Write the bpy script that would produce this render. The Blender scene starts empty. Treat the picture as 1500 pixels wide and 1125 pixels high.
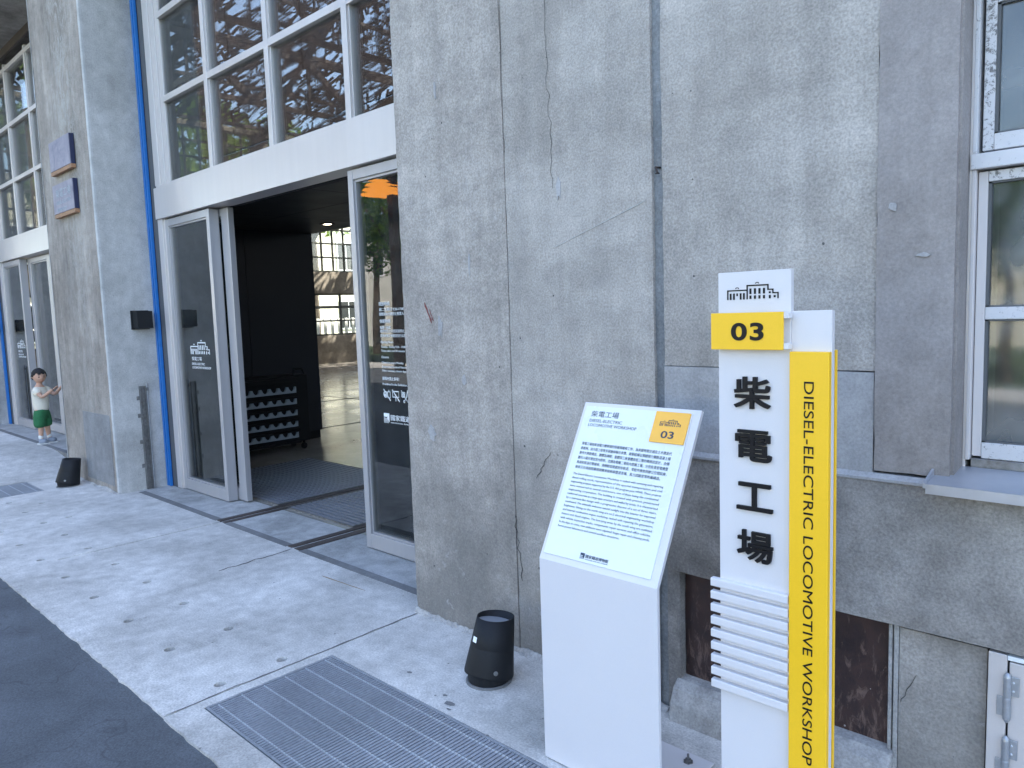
import bpy, bmesh, math, random
from mathutils import Vector, Matrix, noise
random.seed(7)
S = bpy.context.scene
COL = S.collection
# ------------------------------------------------------------------ camera, world, sun, exposure
cam_d = bpy.data.cameras.new("camera"); cam = bpy.data.objects.new("camera", cam_d); COL.objects.link(cam)
cam_d.sensor_fit = 'HORIZONTAL'; cam_d.sensor_width = 36.0; cam_d.lens = 1091.0/1500*36
cam_d.clip_start = 0.05; cam_d.clip_end = 600
R3 = ((0.727, 0.042, -0.685), (0.686, -0.093, 0.722), (-0.033, -0.995, -0.096))   # world <- (right, down, forward)
rt = Vector((R3[0][0], R3[1][0], R3[2][0])).normalized()
fw = Vector((R3[0][2], R3[1][2], R3[2][2])); fw = (fw - fw.dot(rt)*rt).normalized()
up = rt.cross(fw)
cam.matrix_world = Matrix(((rt.x, up.x, -fw.x, 0), (rt.y, up.y, -fw.y, 0), (rt.z, up.z, -fw.z, 1.5), (0, 0, 0, 1)))
S.camera = cam
SUN_DIR = Vector((0.42, 0.60, 1.0)).normalized()          # towards the sun, behind the building
W = bpy.data.worlds.new("World"); S.world = W; W.use_nodes = True
wn = W.node_tree; wn.nodes.clear()
sky = wn.nodes.new('ShaderNodeTexSky'); sky.sky_type = 'NISHITA'; sky.sun_disc = False
sky.sun_elevation = math.asin(SUN_DIR.z); sky.sun_rotation = math.atan2(SUN_DIR.x, SUN_DIR.y)
sky.air_density = 1.0; sky.dust_density = 2.2; sky.ozone_density = 1.0
bg = wn.nodes.new('ShaderNodeBackground'); bg.inputs[1].default_value = 0.15
wo = wn.nodes.new('ShaderNodeOutputWorld')
wn.links.new(sky.outputs[0], bg.inputs[0]); wn.links.new(bg.outputs[0], wo.inputs[0])
sd = bpy.data.lights.new("sun", 'SUN'); sd.energy = 4.5; sd.angle = math.radians(0.5); sd.color = (1, .94, .85)
so = bpy.data.objects.new("sun", sd); COL.objects.link(so)
so.rotation_euler = SUN_DIR.to_track_quat('Z', 'Y').to_euler()
S.view_settings.view_transform = 'Standard'; S.view_settings.look = 'None'
S.view_settings.exposure = 2.46; S.view_settings.gamma = 1.0; S.view_settings.use_curve_mapping = False
try:
    S.cycles.max_bounces = 10; S.cycles.transparent_max_bounces = 16; S.cycles.caustics_reflective = False
    S.cycles.sample_clamp_indirect = 6
except Exception: pass
# ------------------------------------------------------------------ materials
class NT:
    def __init__(s, name):
        s.m = bpy.data.materials.new(name); s.m.use_nodes = True; s.t = s.m.node_tree; s.t.nodes.clear()
        s.out = s.n('ShaderNodeOutputMaterial')
        s.tc = s.n('ShaderNodeTexCoord').outputs['Object']
    def n(s, typ, **kw):
        nd = s.t.nodes.new(typ)
        for k, v in kw.items(): setattr(nd, k, v)
        return nd
    def L(s, a, b): s.t.links.new(a, b)
    def put(s, sock, v):
        if hasattr(v, 'links') or hasattr(v, 'is_output'): s.L(v, sock)
        else: sock.default_value = v
    def mapping(s, scale=(1, 1, 1), loc=(0, 0, 0)):
        m = s.n('ShaderNodeMapping'); m.inputs['Scale'].default_value = scale; m.inputs['Location'].default_value = loc
        s.L(s.tc, m.inputs['Vector']); return m.outputs[0]
    def noise(s, scale, detail=4, rough=.55, dist=0, vec=None):
        a = s.n('ShaderNodeTexNoise'); a.inputs['Scale'].default_value = scale; a.inputs['Detail'].default_value = detail
        a.inputs['Roughness'].default_value = rough; a.inputs['Distortion'].default_value = dist
        s.L(vec if vec is not None else s.tc, a.inputs['Vector']); return a.outputs['Fac']
    def rng(s, v, a, b, c, d, clamp=True):
        m = s.n('ShaderNodeMapRange'); m.clamp = clamp
        for i, x in enumerate((v, a, b, c, d)): s.put(m.inputs[i], x)
        return m.outputs[0]
    def math(s, op, a, b=0.0):
        m = s.n('ShaderNodeMath', operation=op); s.put(m.inputs[0], a); s.put(m.inputs[1], b); return m.outputs[0]
    def mix(s, f, a, b, mode='MIX'):
        m = s.n('ShaderNodeMix', data_type='RGBA', blend_type=mode)
        s.put(m.inputs[0], f); s.put(m.inputs[6], a if hasattr(a, 'links') else (*a, 1)); s.put(m.inputs[7], b if hasattr(b, 'links') else (*b, 1))
        return m.outputs[2]
    def scale(s, col, f):
        m = s.n('ShaderNodeVectorMath', operation='SCALE'); s.put(m.inputs[0], col); s.put(m.inputs['Scale'], f); return m.outputs[0]
    def bump(s, h, strength=.3, dist=.01):
        b = s.n('ShaderNodeBump'); b.inputs['Strength'].default_value = strength; b.inputs['Distance'].default_value = dist
        s.L(h, b.inputs['Height']); return b.outputs[0]
    def bsdf(s, col, rough=.5, metal=0, normal=None, spec=.5, coat=0):
        p = s.n('ShaderNodeBsdfPrincipled')
        s.put(p.inputs['Base Color'], col if hasattr(col, 'links') else (*col, 1)); s.put(p.inputs['Roughness'], rough)
        p.inputs['Metallic'].default_value = metal; p.inputs['Specular IOR Level'].default_value = spec
        p.inputs['Coat Weight'].default_value = coat
        if normal is not None: s.L(normal, p.inputs['Normal'])
        s.L(p.outputs[0], s.out.inputs[0]); return p

def concrete(name, c1, c2, fine=170, speck=.22, med=.16, bump=.35, pits=0.5, streak=0, marks=None, lo=.38, hi=.62, big=1.3, rough=.92, pitcol=(.06,.06,.06)):
    t = NT(name)
    base = t.mix(t.rng(t.noise(big, 8, .62, .3), lo, hi, 0, 1), c1, c2)
    med_n = t.noise(11, 8, .65)
    f = t.rng(med_n, .3, .7, 1-med, 1+med)
    fn = t.noise(fine, 3, .7)
    f = t.math('MULTIPLY', f, t.rng(fn, .3, .7, 1-speck, 1+speck))
    if streak:
        sn = t.noise(5, 6, .6, .2, t.mapping((2.2, 2.2, .22)))
        f = t.math('MULTIPLY', f, t.rng(sn, .35, .65, 1-streak, 1+streak))
    col = t.scale(base, f)
    if marks == 'lime':       # lime bloom running down the middle of the pier
        sep = t.n('ShaderNodeSeparateXYZ'); t.L(t.tc, sep.inputs[0])
        dx = t.math('ABSOLUTE', t.math('SUBTRACT', sep.outputs[0], -7.62))
        m = t.rng(dx, .05, .50, 1, 0)
        zz = t.rng(sep.outputs[2], 1.2, 3.4, .45, 1)
        ridg = t.rng(t.math('ABSOLUTE', t.math('SUBTRACT', t.noise(3.2, 9, .7, 1.6, t.mapping((2.2, 2.2, .9))), .5)), 0, .05, 1, 0)
        m2 = t.math('MULTIPLY', t.math('MULTIPLY', m, zz), ridg)
        col = t.mix(t.math('MULTIPLY', m2, .75), col, (.42, .42, .40))
    if marks == 'wall':       # pale scuffs, damp darkening patches near the foot
        sc = t.rng(t.noise(1.7, 9, .75, 1.2, t.mapping((1.2, 1.2, .55), (3, 1, 2))), .62, .75, 0, .55)
        col = t.mix(sc, col, (.30, .31, .32))
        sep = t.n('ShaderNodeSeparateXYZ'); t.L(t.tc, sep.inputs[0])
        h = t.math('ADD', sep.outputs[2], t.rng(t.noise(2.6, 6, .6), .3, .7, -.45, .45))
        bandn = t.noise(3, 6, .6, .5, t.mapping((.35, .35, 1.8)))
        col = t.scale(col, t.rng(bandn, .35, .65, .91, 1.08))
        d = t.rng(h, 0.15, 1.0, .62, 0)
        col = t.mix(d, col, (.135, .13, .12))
        wh = t.math('MULTIPLY', t.rng(t.noise(24, 6, .7, .5), .60, .68, 0, .7), t.rng(sep.outputs[2], .05, .75, 1, 0))
        col = t.mix(wh, col, (.42, .41, .40))
    if pits:
        v = t.n('ShaderNodeTexVoronoi'); v.inputs['Scale'].default_value = 16; v.inputs['Randomness'].default_value = 1
        t.L(t.tc, v.inputs['Vector'])
        sepc = t.n('ShaderNodeSeparateColor'); t.L(v.outputs['Color'], sepc.inputs[0])
        rad = t.rng(sepc.outputs[0], .62, 1, 0.0, .085)
        pm = t.math('MULTIPLY', t.math('LESS_THAN', v.outputs['Distance'], rad), pits)
        col = t.mix(pm, col, pitcol)
        h = t.math('ADD', t.math('MULTIPLY', fn, .5), t.math('ADD', t.math('MULTIPLY', med_n, .7), t.math('MULTIPLY', pm, -.8)))
    else:
        h = t.math('ADD', t.math('MULTIPLY', fn, .5), t.math('MULTIPLY', med_n, .7))
    t.bsdf(col, rough, normal=t.bump(h, bump, .006), spec=.3)
    return t.m

def paint(name, col, rough=.4, metal=0, var=.05, bump=.03, scale=30, spec=.5, coat=0, dirt=0, dirtcol=(.2,.18,.15), streak=0):
    t = NT(name)
    n1 = t.noise(scale, 5, .6); n2 = t.noise(2.3, 5, .6)
    f = t.math('MULTIPLY', t.rng(n1, .3, .7, 1-var, 1+var), t.rng(n2, .3, .7, 1-var, 1+var))
    c = t.n('ShaderNodeRGB'); c.outputs[0].default_value = (*col, 1)
    cc = t.scale(c.outputs[0], f)
    if streak:
        cc = t.scale(cc, t.rng(t.noise(7, 5, .6, 0, t.mapping((3, 3, .15))), .35, .65, 1-streak, 1+streak))
    if dirt:
        cc = t.mix(t.rng(t.noise(14, 9, .72, .4), .55, .68, 0, dirt), cc, dirtcol)
    t.bsdf(cc, t.rng(n2, .3, .7, max(rough-.06, .02), rough+.08), metal, t.bump(n1, bump, .004), spec, coat)
    return t.m

def glass(name, tint=(.80, .86, .85), refl=1.0, ior=1.5, dirt=.02, grough=.006):
    t = NT(name)
    fr = t.n('ShaderNodeFresnel'); fr.inputs[0].default_value = ior
    tr = t.n('ShaderNodeBsdfTransparent'); tr.inputs[0].default_value = (*tint, 1)
    gl = t.n('ShaderNodeBsdfGlossy'); gl.inputs['Roughness'].default_value = grough
    gl.inputs['Normal'].default_value = (0, 0, 0)
    b = t.bump(t.noise(1.4, 2, .4), .05, .02); t.L(b, gl.inputs['Normal'])
    mx = t.n('ShaderNodeMixShader')
    f = t.math('MULTIPLY', fr.outputs[0], 1.35*refl)
    f = t.math('MINIMUM', f, 1.0)
    t.L(f, mx.inputs[0]); t.L(tr.outputs[0], mx.inputs[1]); t.L(gl.outputs[0], mx.inputs[2])
    df = t.n('ShaderNodeBsdfDiffuse'); df.inputs[0].default_value = (.5, .52, .52, 1)
    m2 = t.n('ShaderNodeMixShader'); t.put(m2.inputs[0], t.rng(t.noise(5, 8 if dirt < .05 else 2, .7 if dirt < .05 else .5, .4), .4, .75, dirt*.4, dirt*2.5))
    t.L(mx.outputs[0], m2.inputs[1]); t.L(df.outputs[0], m2.inputs[2]); t.L(m2.outputs[0], t.out.inputs[0])
    return t.m

def emit(name, col, s):
    t = NT(name); e = t.n('ShaderNodeEmission'); e.inputs[0].default_value = (*col, 1); e.inputs[1].default_value = s
    t.L(e.outputs[0], t.out.inputs[0]); return t.m

M = {}
M['wall'] = concrete('wall_concrete', (.315, .285, .258), (.405, .37, .335), marks='wall', streak=.09, fine=125, speck=.30, med=.13, pits=.85)
M['wall_b'] = concrete('wall_concrete_pale', (.335, .308, .28), (.42, .39, .358), marks='wall', streak=.08, med=.11, fine=125, speck=.27, pits=.85)
M['groove'] = concrete('joint_mortar', (.18, .19, .20), (.26, .27, .28), fine=90, pits=0, bump=.5)
M['smooth'] = concrete('smooth_render', (.27, .245, .232), (.33, .302, .29), fine=120, speck=.14, med=.13, bump=.15, pits=.25, streak=.08)
M['patch'] = concrete('pale_render', (.33, .325, .325), (.42, .415, .42), fine=120, speck=.15, med=.12, bump=.2, pits=.2, streak=.05)
M['lower'] = concrete('stained_concrete', (.20, .185, .172), (.33, .31, .29), fine=125, speck=.26, med=.2, bump=.4, pits=.4, big=2.4)
M['plinth'] = concrete('plinth_concrete', (.28, .27, .26), (.42, .41, .395), fine=110, bump=.4, pits=.2, med=.25, big=4)
M['pier'] = concrete('pier_concrete', (.25, .222, .195), (.36, .325, .29), fine=120, speck=.24, marks='lime', streak=.15, pits=.3, bump=.4)
M['jamb'] = concrete('jamb_render', (.38, .375, .36), (.50, .495, .48), fine=110, speck=.16, med=.14, bump=.25, pits=.25, streak=.05)
M['bead'] = concrete('edge_mortar', (.42, .42, .41), (.55, .55, .54), fine=160, speck=.12, pits=0)
M['sidewalk'] = concrete('sidewalk_concrete', (.42, .405, .38), (.62, .60, .57), fine=120, speck=.26, med=.2, bump=.4, pits=.8, big=1.1, pitcol=(.15,.15,.15))
M['apron'] = concrete('threshold_concrete', (.31, .31, .30), (.46, .455, .445), fine=110, speck=.18, med=.2, bump=.25, pits=.2, big=2.5)
M['strip'] = concrete('dark_mortar', (.15, .15, .15), (.21, .21, .21), fine=110, speck=.15, pits=0, bump=.2)
M['dark'] = paint('dark_gap', (.012, .012, .013), .9, var=.1)
def asphalt():
    t = NT('asphalt')
    fn = t.noise(120, 3, .75); mn = t.noise(3, 7, .6, .5)
    c = t.mix(t.rng(mn, .35, .65, 0, 1), (.080, .088, .098), (.115, .126, .142))
    c = t.scale(c, t.rng(fn, .3, .7, .72, 1.3))
    lin = t.rng(t.math('ABSOLUTE', t.math('SUBTRACT', t.noise(.9, 4, .5, .6, t.mapping((1, 1, 1), (5, 2, 0))), .5)), 0, .004, .35, 0)
    c = t.mix(lin, c, (.03, .03, .03))
    t.bsdf(c, .85, normal=t.bump(fn, .6, .006), spec=.35); return t.m
M['asphalt'] = asphalt()
def polished():
    t = NT('polished_floor')
    n = t.noise(1.4, 7, .6, .5); f2 = t.noise(30, 4, .6)
    c = t.mix(t.rng(n, .35, .65, 0, 1), (.26, .24, .205), (.36, .34, .30))
    c = t.scale(c, t.rng(f2, .3, .7, .92, 1.08))
    t.bsdf(c, t.rng(n, .3, .7, .10, .24), normal=t.bump(t.noise(2.5, 2, .5, 0, t.mapping((1, .25, 1))), .25, .01), spec=.6); return t.m
M['polished'] = polished()
M['alu'] = paint('silver_powder_coat', (.66, .62, .60), .36, .35, var=.02, bump=.02, scale=220, streak=.015)
M['alu_door'] = paint('silver_door_frame', (.44, .43, .44), .34, .35, var=.02, bump=.02, scale=220, streak=.02)
M['alu_dark'] = paint('grey_seal', (.10, .105, .11), .6, 0)
M['glass'] = glass('door_glass', refl=1.4)
M['glass_up'] = glass('fanlight_glass', (.84, .86, .86), .6, dirt=.008)
M['glass_win'] = glass('old_window_glass', (.42, .47, .48), 1.6, dirt=.15, grough=.045)
M['blue'] = paint('blue_enamel', (.02, .17, .52), .35, 0, var=.07, dirt=.15, dirtcol=(.03, .05, .1))
M['blue_shade'] = paint('blue_enamel_shaded', (.003, .009, .035), .5)  # shade of the channel's recess put into a darker copy of the blue
M['black'] = paint('black_powder_coat', (.010, .011, .013), .55, 0, var=.12, scale=90, spec=.28)
M['ink'] = paint('black_letter_plastic', (.006, .006, .008), .45, 0, spec=.25)
M['print'] = paint('navy_print', (.035, .05, .085), .5)
M['vinyl'] = paint('white_vinyl', (.85, .87, .88), .6)
M['white'] = paint('white_sign_coat', (.69, .67, .68), .38, 0, var=.015, bump=.02, scale=260)
M['sheet'] = paint('info_sheet', (.76, .80, .80), .30, 0, var=.01, bump=.0)
M['yellow'] = paint('yellow_sign_coat', (.95, .55, .016), .36, 0, var=.02, bump=.02, scale=240)
M['orange_tag'] = paint('amber_tag_coat', (.95, .50, .07), .4, 0, var=.015)
M['steel'] = paint('galvanised_steel', (.42, .44, .47), .42, .75, var=.12, bump=.06, scale=60)
M['steel_worn'] = paint('worn_steel', (.20, .20, .20), .45, .6, var=.25, bump=.1, scale=40, dirt=.5, dirtcol=(.10, .07, .05))
M['rail'] = paint('rusty_rail', (.085, .068, .062), .6, .35, var=.25, bump=.15, scale=60)
M['grate'] = paint('grate_steel', (.36, .38, .42), .45, .4, var=.15, scale=50)
M['rod'] = paint('bright_rod', (.62, .66, .70), .35, .5, var=.1)
M['matslat'] = paint('mat_slat', (.26, .27, .30), .5, .4, var=.1)
M['night'] = paint('navy_partition', (.010, .014, .024), .6, 0, var=.08)
M['night2'] = paint('dark_ceiling', (.028, .028, .028), .55, 0, var=.08)
M['tray'] = paint('grey_tray', (.34, .40, .46), .5)
M['cream'] = paint('cream_wall', (.78, .73, .58), .8, 0, var=.08, bump=.1)
M['whitewash'] = paint('white_wall', (.72, .71, .66), .8, 0, var=.08, bump=.1)
M['endwall'] = concrete('old_inner_concrete', (.17, .15, .115), (.27, .245, .20), fine=60, pits=0)
M['bar'] = paint('window_bar_steel', (.045, .048, .04), .5, .2)
M['sill_metal'] = paint('sill_sheet_metal', (.50, .52, .57), .3, .6, var=.03, bump=.02)
M['rust'] = paint('rust_brown_steel', (.040, .028, .024), .6, .1, var=.3, scale=8)
M['lattice'] = paint('added_lath', (.035, .03, .025), .8, var=.4, scale=4)
def brown():
    t = NT('chipped_brown_paint')
    n = t.noise(9, 9, .7, .6); sc = t.noise(26, 7, .7, .5)
    c = t.mix(t.rng(n, .4, .6, 0, 1), (.030, .018, .018), (.055, .028, .024))
    sep = t.n('ShaderNodeSeparateXYZ'); t.L(t.tc, sep.inputs[0])
    st = t.noise(10, 8, .75, .6, t.mapping((3.4, 3.4, 1.1)))
    low = t.rng(sep.outputs[2], .18, .42, .085, -.03)
    c = t.mix(t.rng(t.math('ADD', st, low), .56, .66, 0, .85), c, (.16, .105, .085))
    v = t.n('ShaderNodeTexVoronoi'); v.inputs['Scale'].default_value = 26; t.L(t.tc, v.inputs['Vector'])
    sc2 = t.n('ShaderNodeSeparateColor'); t.L(v.outputs['Color'], sc2.inputs[0])
    pm = t.math('LESS_THAN', t.math('ADD', v.outputs['Distance'], t.rng(sc, .3, .7, -.05, .05)), t.rng(sc2.outputs[0], .75, 1, 0, .13))
    c = t.mix(pm, c, (.36, .33, .33))
    t.bsdf(c, t.rng(n, .4, .6, .35, .6), normal=t.bump(st, .4, .004)); return t.m
M['brown'] = brown()
def oldwhite(name, dirt, c=(.62, .61, .62)):
    t = NT(name)
    n = t.noise(70, 8, .8, .3); n2 = t.noise(5, 5, .6)
    m = t.rng(t.math('ADD', n, t.rng(n2, .3, .7, -.05, .05)), .66-dirt, .72-dirt, 0, .85)
    t.bsdf(t.mix(m, c, (.10, .09, .085)), .6, normal=t.bump(n, .2, .003)); return t.m
M['oldwhite'] = oldwhite('old_white_frame', .08)
M['oldwhite_d'] = oldwhite('speckled_white_frame', .15)
M['oldwhite_c'] = oldwhite('warm_white_frame', .0, (.60, .56, .55))
def plaque():
    t = NT('indigo_plaque_face')
    n = t.noise(5, 7, .7, 1.0); n2 = t.noise(30, 5, .8, .5, t.mapping((1, 1, .3)))
    c = t.mix(t.rng(n, .35, .65, 0, 1), (.15, .15, .21), (.31, .29, .35))
    c = t.mix(t.rng(n2, .62, .72, 0, .6), c, (.42, .44, .52))
    t.bsdf(c, .5); return t.m
M['plaque'] = plaque()
M['plaque_side'] = paint('navy_plaque_side', (.012, .018, .06), .4)
M['wood'] = paint('plaque_wood', (.32, .17, .09), .6, var=.25, scale=20)
M['skin'] = paint('skin', (.56, .33, .23), .55, 0, var=.03)
M['hair'] = paint('dark_hair', (.010, .008, .008), .7, 0, var=.3, bump=.6, scale=90)
M['shirt'] = paint('cream_cotton', (.74, .69, .58), .9, 0, var=.04, bump=.2, scale=40)
M['shorts'] = paint('green_cotton', (.025, .14, .055), .9, 0, var=.12, bump=.3, scale=40)
M['shoe'] = paint('grey_shoe', (.24, .27, .32), .6, var=.1)
M['sock'] = paint('white_sock', (.72, .72, .70), .9)
M['eye'] = paint('dark_eye', (.01, .01, .01), .2)
M['lip'] = paint('lip', (.45, .17, .14), .5)
M['sole'] = paint('pale_sole', (.6, .6, .58), .7)
M['lens'] = paint('lamp_lens', (.35, .38, .42), .12, .1)
M['trunk'] = paint('bark', (.09, .07, .05), .9, var=.3, bump=.8, scale=12)
def leaves(name, a, b):
    t = NT(name)
    c = t.mix(t.rng(t.noise(1.6, 4, .6), .35, .65, 0, 1), a, b)
    c = t.scale(c, t.rng(t.noise(14, 3, .6), .3, .7, .6, 1.4))
    d = t.n('ShaderNodeBsdfDiffuse'); t.L(c, d.inputs[0]); tr = t.n('ShaderNodeBsdfTranslucent'); t.L(t.scale(c, 1.5), tr.inputs[0])
    mx = t.n('ShaderNodeMixShader'); mx.inputs[0].default_value = .4
    t.L(d.outputs[0], mx.inputs[1]); t.L(tr.outputs[0], mx.inputs[2]); t.L(mx.outputs[0], t.out.inputs[0]); return t.m
M['leaf'] = leaves('broad_leaves', (.05, .10, .02), (.12, .20, .03))
M['leaf2'] = leaves('pale_leaves', (.10, .17, .03), (.22, .30, .06))
M['lawn'] = paint('grass_ground', (.05, .08, .025), .95, var=.3)
M['winglass_dark'] = paint('far_window_glass', (.02, .025, .03), .15, 0)
M['led'] = emit('downlight_glow', (1, .82, .6), 6)
M['pendant'] = emit('amber_lamp_glow', (1, .36, .05), 1.5)
# ------------------------------------------------------------------ mesh helpers
def mark(o, label=None, cat=None, group=None, kind=None):
    if label: o['label'] = label
    if cat: o['category'] = cat
    if group: o['group'] = group
    if kind: o['kind'] = kind
    return o
def thing(name, label, cat, loc=(0, 0, 0), group=None):
    o = bpy.data.objects.new(name, None); COL.objects.link(o); o.location = loc; o.empty_display_size = .1
    return mark(o, label, cat, group)
def adopt(o, parent):
    if parent is not None:
        o.parent = parent
        pm = Matrix.Translation(parent.location) if parent.type == 'EMPTY' else Matrix.Identity(4)
        o.matrix_parent_inverse = pm.inverted()
    return o
class MB:
    def __init__(s): s.v = []; s.f = []
    def box(s, x0, x1, y0, y1, z0, z1):
        b = len(s.v)
        s.v += [(x, y, z) for z in (z0, z1) for y in (y0, y1) for x in (x0, x1)]
        s.f += [tuple(b+i for i in q) for q in ((0, 2, 3, 1), (4, 5, 7, 6), (0, 1, 5, 4), (2, 6, 7, 3), (0, 4, 6, 2), (1, 3, 7, 5))]
        return s
    def prism(s, poly, axis, a0, a1):       # poly in the two other axes (in order), extruded along axis
        b = len(s.v); n = len(poly)
        def P(p, a): return {'x': (a, p[0], p[1]), 'y': (p[0], a, p[1]), 'z': (p[0], p[1], a)}[axis]
        s.v += [P(p, a0) for p in poly] + [P(p, a1) for p in poly]
        s.f += [tuple(b+i for i in range(n))[::-1], tuple(b+n+i for i in range(n))]
        s.f += [(b+i, b+(i+1) % n, b+n+(i+1) % n, b+n+i) for i in range(n)]
        return s
    def bar(s, p, q, w, h=None):
        p = Vector(p); q = Vector(q); d = (q-p).normalized(); h = h or w
        a = d.cross(Vector((0, 0, 1)));
        if a.length < 1e-3: a = Vector((1, 0, 0))
        a.normalize(); c = d.cross(a); b = len(s.v)
        for e in (p, q):
            for i, j in ((-1, -1), (1, -1), (1, 1), (-1, 1)): s.v.append(tuple(e + a*i*w/2 + c*j*h/2))
        s.f += [tuple(b+i for i in t) for t in ((0, 3, 2, 1), (4, 5, 6, 7), (0, 1, 5, 4), (1, 2, 6, 5), (2, 3, 7, 6), (3, 0, 4, 7))]
        return s
    def lathe(s, prof, n=32, M4=None, cap=True):  # prof (r, z)
        b = len(s.v)
        for r, z in prof:
            for i in range(n):
                a = 2*math.pi*i/n; p = Vector((r*math.cos(a), r*math.sin(a), z))
                s.v.append(tuple(M4 @ p if M4 else p))
        for k in range(len(prof)-1):
            for i in range(n):
                s.f.append((b+k*n+i, b+k*n+(i+1) % n, b+(k+1)*n+(i+1) % n, b+(k+1)*n+i))
        if cap:
            s.f.append(tuple(b+i for i in range(n))[::-1]); s.f.append(tuple(b+(len(prof)-1)*n+i for i in range(n)))
        return s
    def tube(s, pts, r, n=8):
        for a, b_ in zip(pts, pts[1:]):
            a = Vector(a); b_ = Vector(b_); q = (b_-a).to_track_quat('Z', 'Y').to_matrix().to_4x4()
            s.lathe([(r, 0), (r, (b_-a).length)], n, Matrix.Translation(a) @ q)
        return s
    def build(s, name, mat, parent=None, bevel=0, smooth=False, seg=2):
        me = bpy.data.meshes.new(name); me.from_pydata(s.v, [], s.f); me.validate(); me.update()
        if smooth:
            for p in me.polygons: p.use_smooth = True
        return link(name, me, mat, parent, bevel, seg)
def link(name, me, mat, parent=None, bevel=0, seg=2):
    if mat is not None and not me.materials: me.materials.append(mat)
    o = bpy.data.objects.new(name, me); COL.objects.link(o)
    if bevel:
        b = o.modifiers.new('bevel', 'BEVEL'); b.width = bevel; b.segments = seg; b.limit_method = 'ANGLE'; b.angle_limit = math.radians(40)
    return adopt(o, parent)
def box(name, mat, parent, x0, x1, y0, y1, z0, z1, bevel=0):
    return MB().box(x0, x1, y0, y1, z0, z1).build(name, mat, parent, bevel)
def rough_slab(name, mat, parent, x0, x1, y0, y1, z0, z1, step=.045, edge=.004, surf=.0015, side=None):
    """block whose front face (towards -y) and both side faces are finely gridded, with worn, uneven edges"""
    nx = max(2, int((x1-x0)/step)); nz = max(2, int((z1-z0)/step)); bm = bmesh.new(); g = []
    def jit(x, z, s): return noise.noise(Vector((x*9+s*7.3, z*9-s*3.1, s))) + .6*noise.noise(Vector((x*31+s, z*31, s*2)))
    for j in range(nz+1):
        row = []
        for i in range(nx+1):
            x = x0+(x1-x0)*i/nx; z = z0+(z1-z0)*j/nz; y = y0 + surf*jit(x, z, 1) + surf*1.5*noise.noise(Vector((x*1.5, z*1.5, 4)))
            if i in (0, nx):
                s = 1 if i == 0 else -1
                q = abs(jit(x, z, 2))
                x += s*edge*q; y += edge*.8*q
            if j in (0, nz):
                s = 1 if j == 0 else -1
                z += s*edge*abs(jit(x, z, 3)); y += edge*.5*abs(jit(x, z, 5))
            row.append(bm.verts.new((x, y, z)))
        g.append(row)
    for j in range(nz):
        for i in range(nx): bm.faces.new((g[j][i], g[j][i+1], g[j+1][i+1], g[j+1][i]))
    bk = {}
    for j in range(nz+1):
        for i in (0, nx): bk[(j, i)] = bm.verts.new((g[j][i].co.x if i == 0 else g[j][i].co.x, y1, g[j][i].co.z))
    for j in range(nz):
        bm.faces.new((g[j][0], g[j+1][0], bk[(j+1, 0)], bk[(j, 0)]))
        bm.faces.new((g[j+1][nx], g[j][nx], bk[(j, nx)], bk[(j+1, nx)]))
        bm.faces.new((bk[(j, 0)], bk[(j+1, 0)], bk[(j+1, nx)], bk[(j, nx)]))
    for j in (0, nz):
        f = [g[j][i] for i in range(nx+1)] + [bk[(j, nx)], bk[(j, 0)]]
        bm.faces.new(f if j == nz else f[::-1])
    me = bpy.data.meshes.new(name); bm.to_mesh(me); bm.free()
    return link(name, me, mat, parent)
def ribbon(name, mat, parent, pts, w, plane='xz', y=None, t=.0012):
    """thin irregular strip lying on a surface: plane xz at depth y, or xy at height y"""
    b = MB(); n = len(pts); L_ = []
    for i, p in enumerate(pts):
        a = pts[max(i-1, 0)]; c = pts[min(i+1, n-1)]
        dx, dz = c[0]-a[0], c[1]-a[1]; l = math.hypot(dx, dz) or 1
        ww = w*(.35+.65*abs(noise.noise(Vector((p[0]*20, p[1]*20, 3))))*2) * (0.25 if i in (0, n-1) else 1)
        L_.append(((p[0]-dz/l*ww/2, p[1]+dx/l*ww/2), (p[0]+dz/l*ww/2, p[1]-dx/l*ww/2)))
    for i in range(n-1):
        k = len(b.v)
        for (q1, q2) in (L_[i], L_[i+1]):
            for q in (q1, q2):
                b.v.append((q[0], y, q[1]) if plane == 'xz' else (q[0], q[1], y))
                b.v.append((q[0], y+t, q[1]) if plane == 'xz' else (q[0], q[1], y-t))
        b.f += [(k, k+2, k+6, k+4), (k, k+4, k+5, k+1), (k+2, k+3, k+7, k+6)]
    return b.build(name, mat, parent)
def wander(x0, z0, x1, z1, n, amp, seed):
    r = random.Random(seed); out = []
    for i in range(n+1):
        t = i/n; a = 0 if i in (0, n) else amp*r.uniform(-1, 1)
        out.append((x0+(x1-x0)*t+a, z0+(z1-z0)*t+a*.3))
    return out
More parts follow.
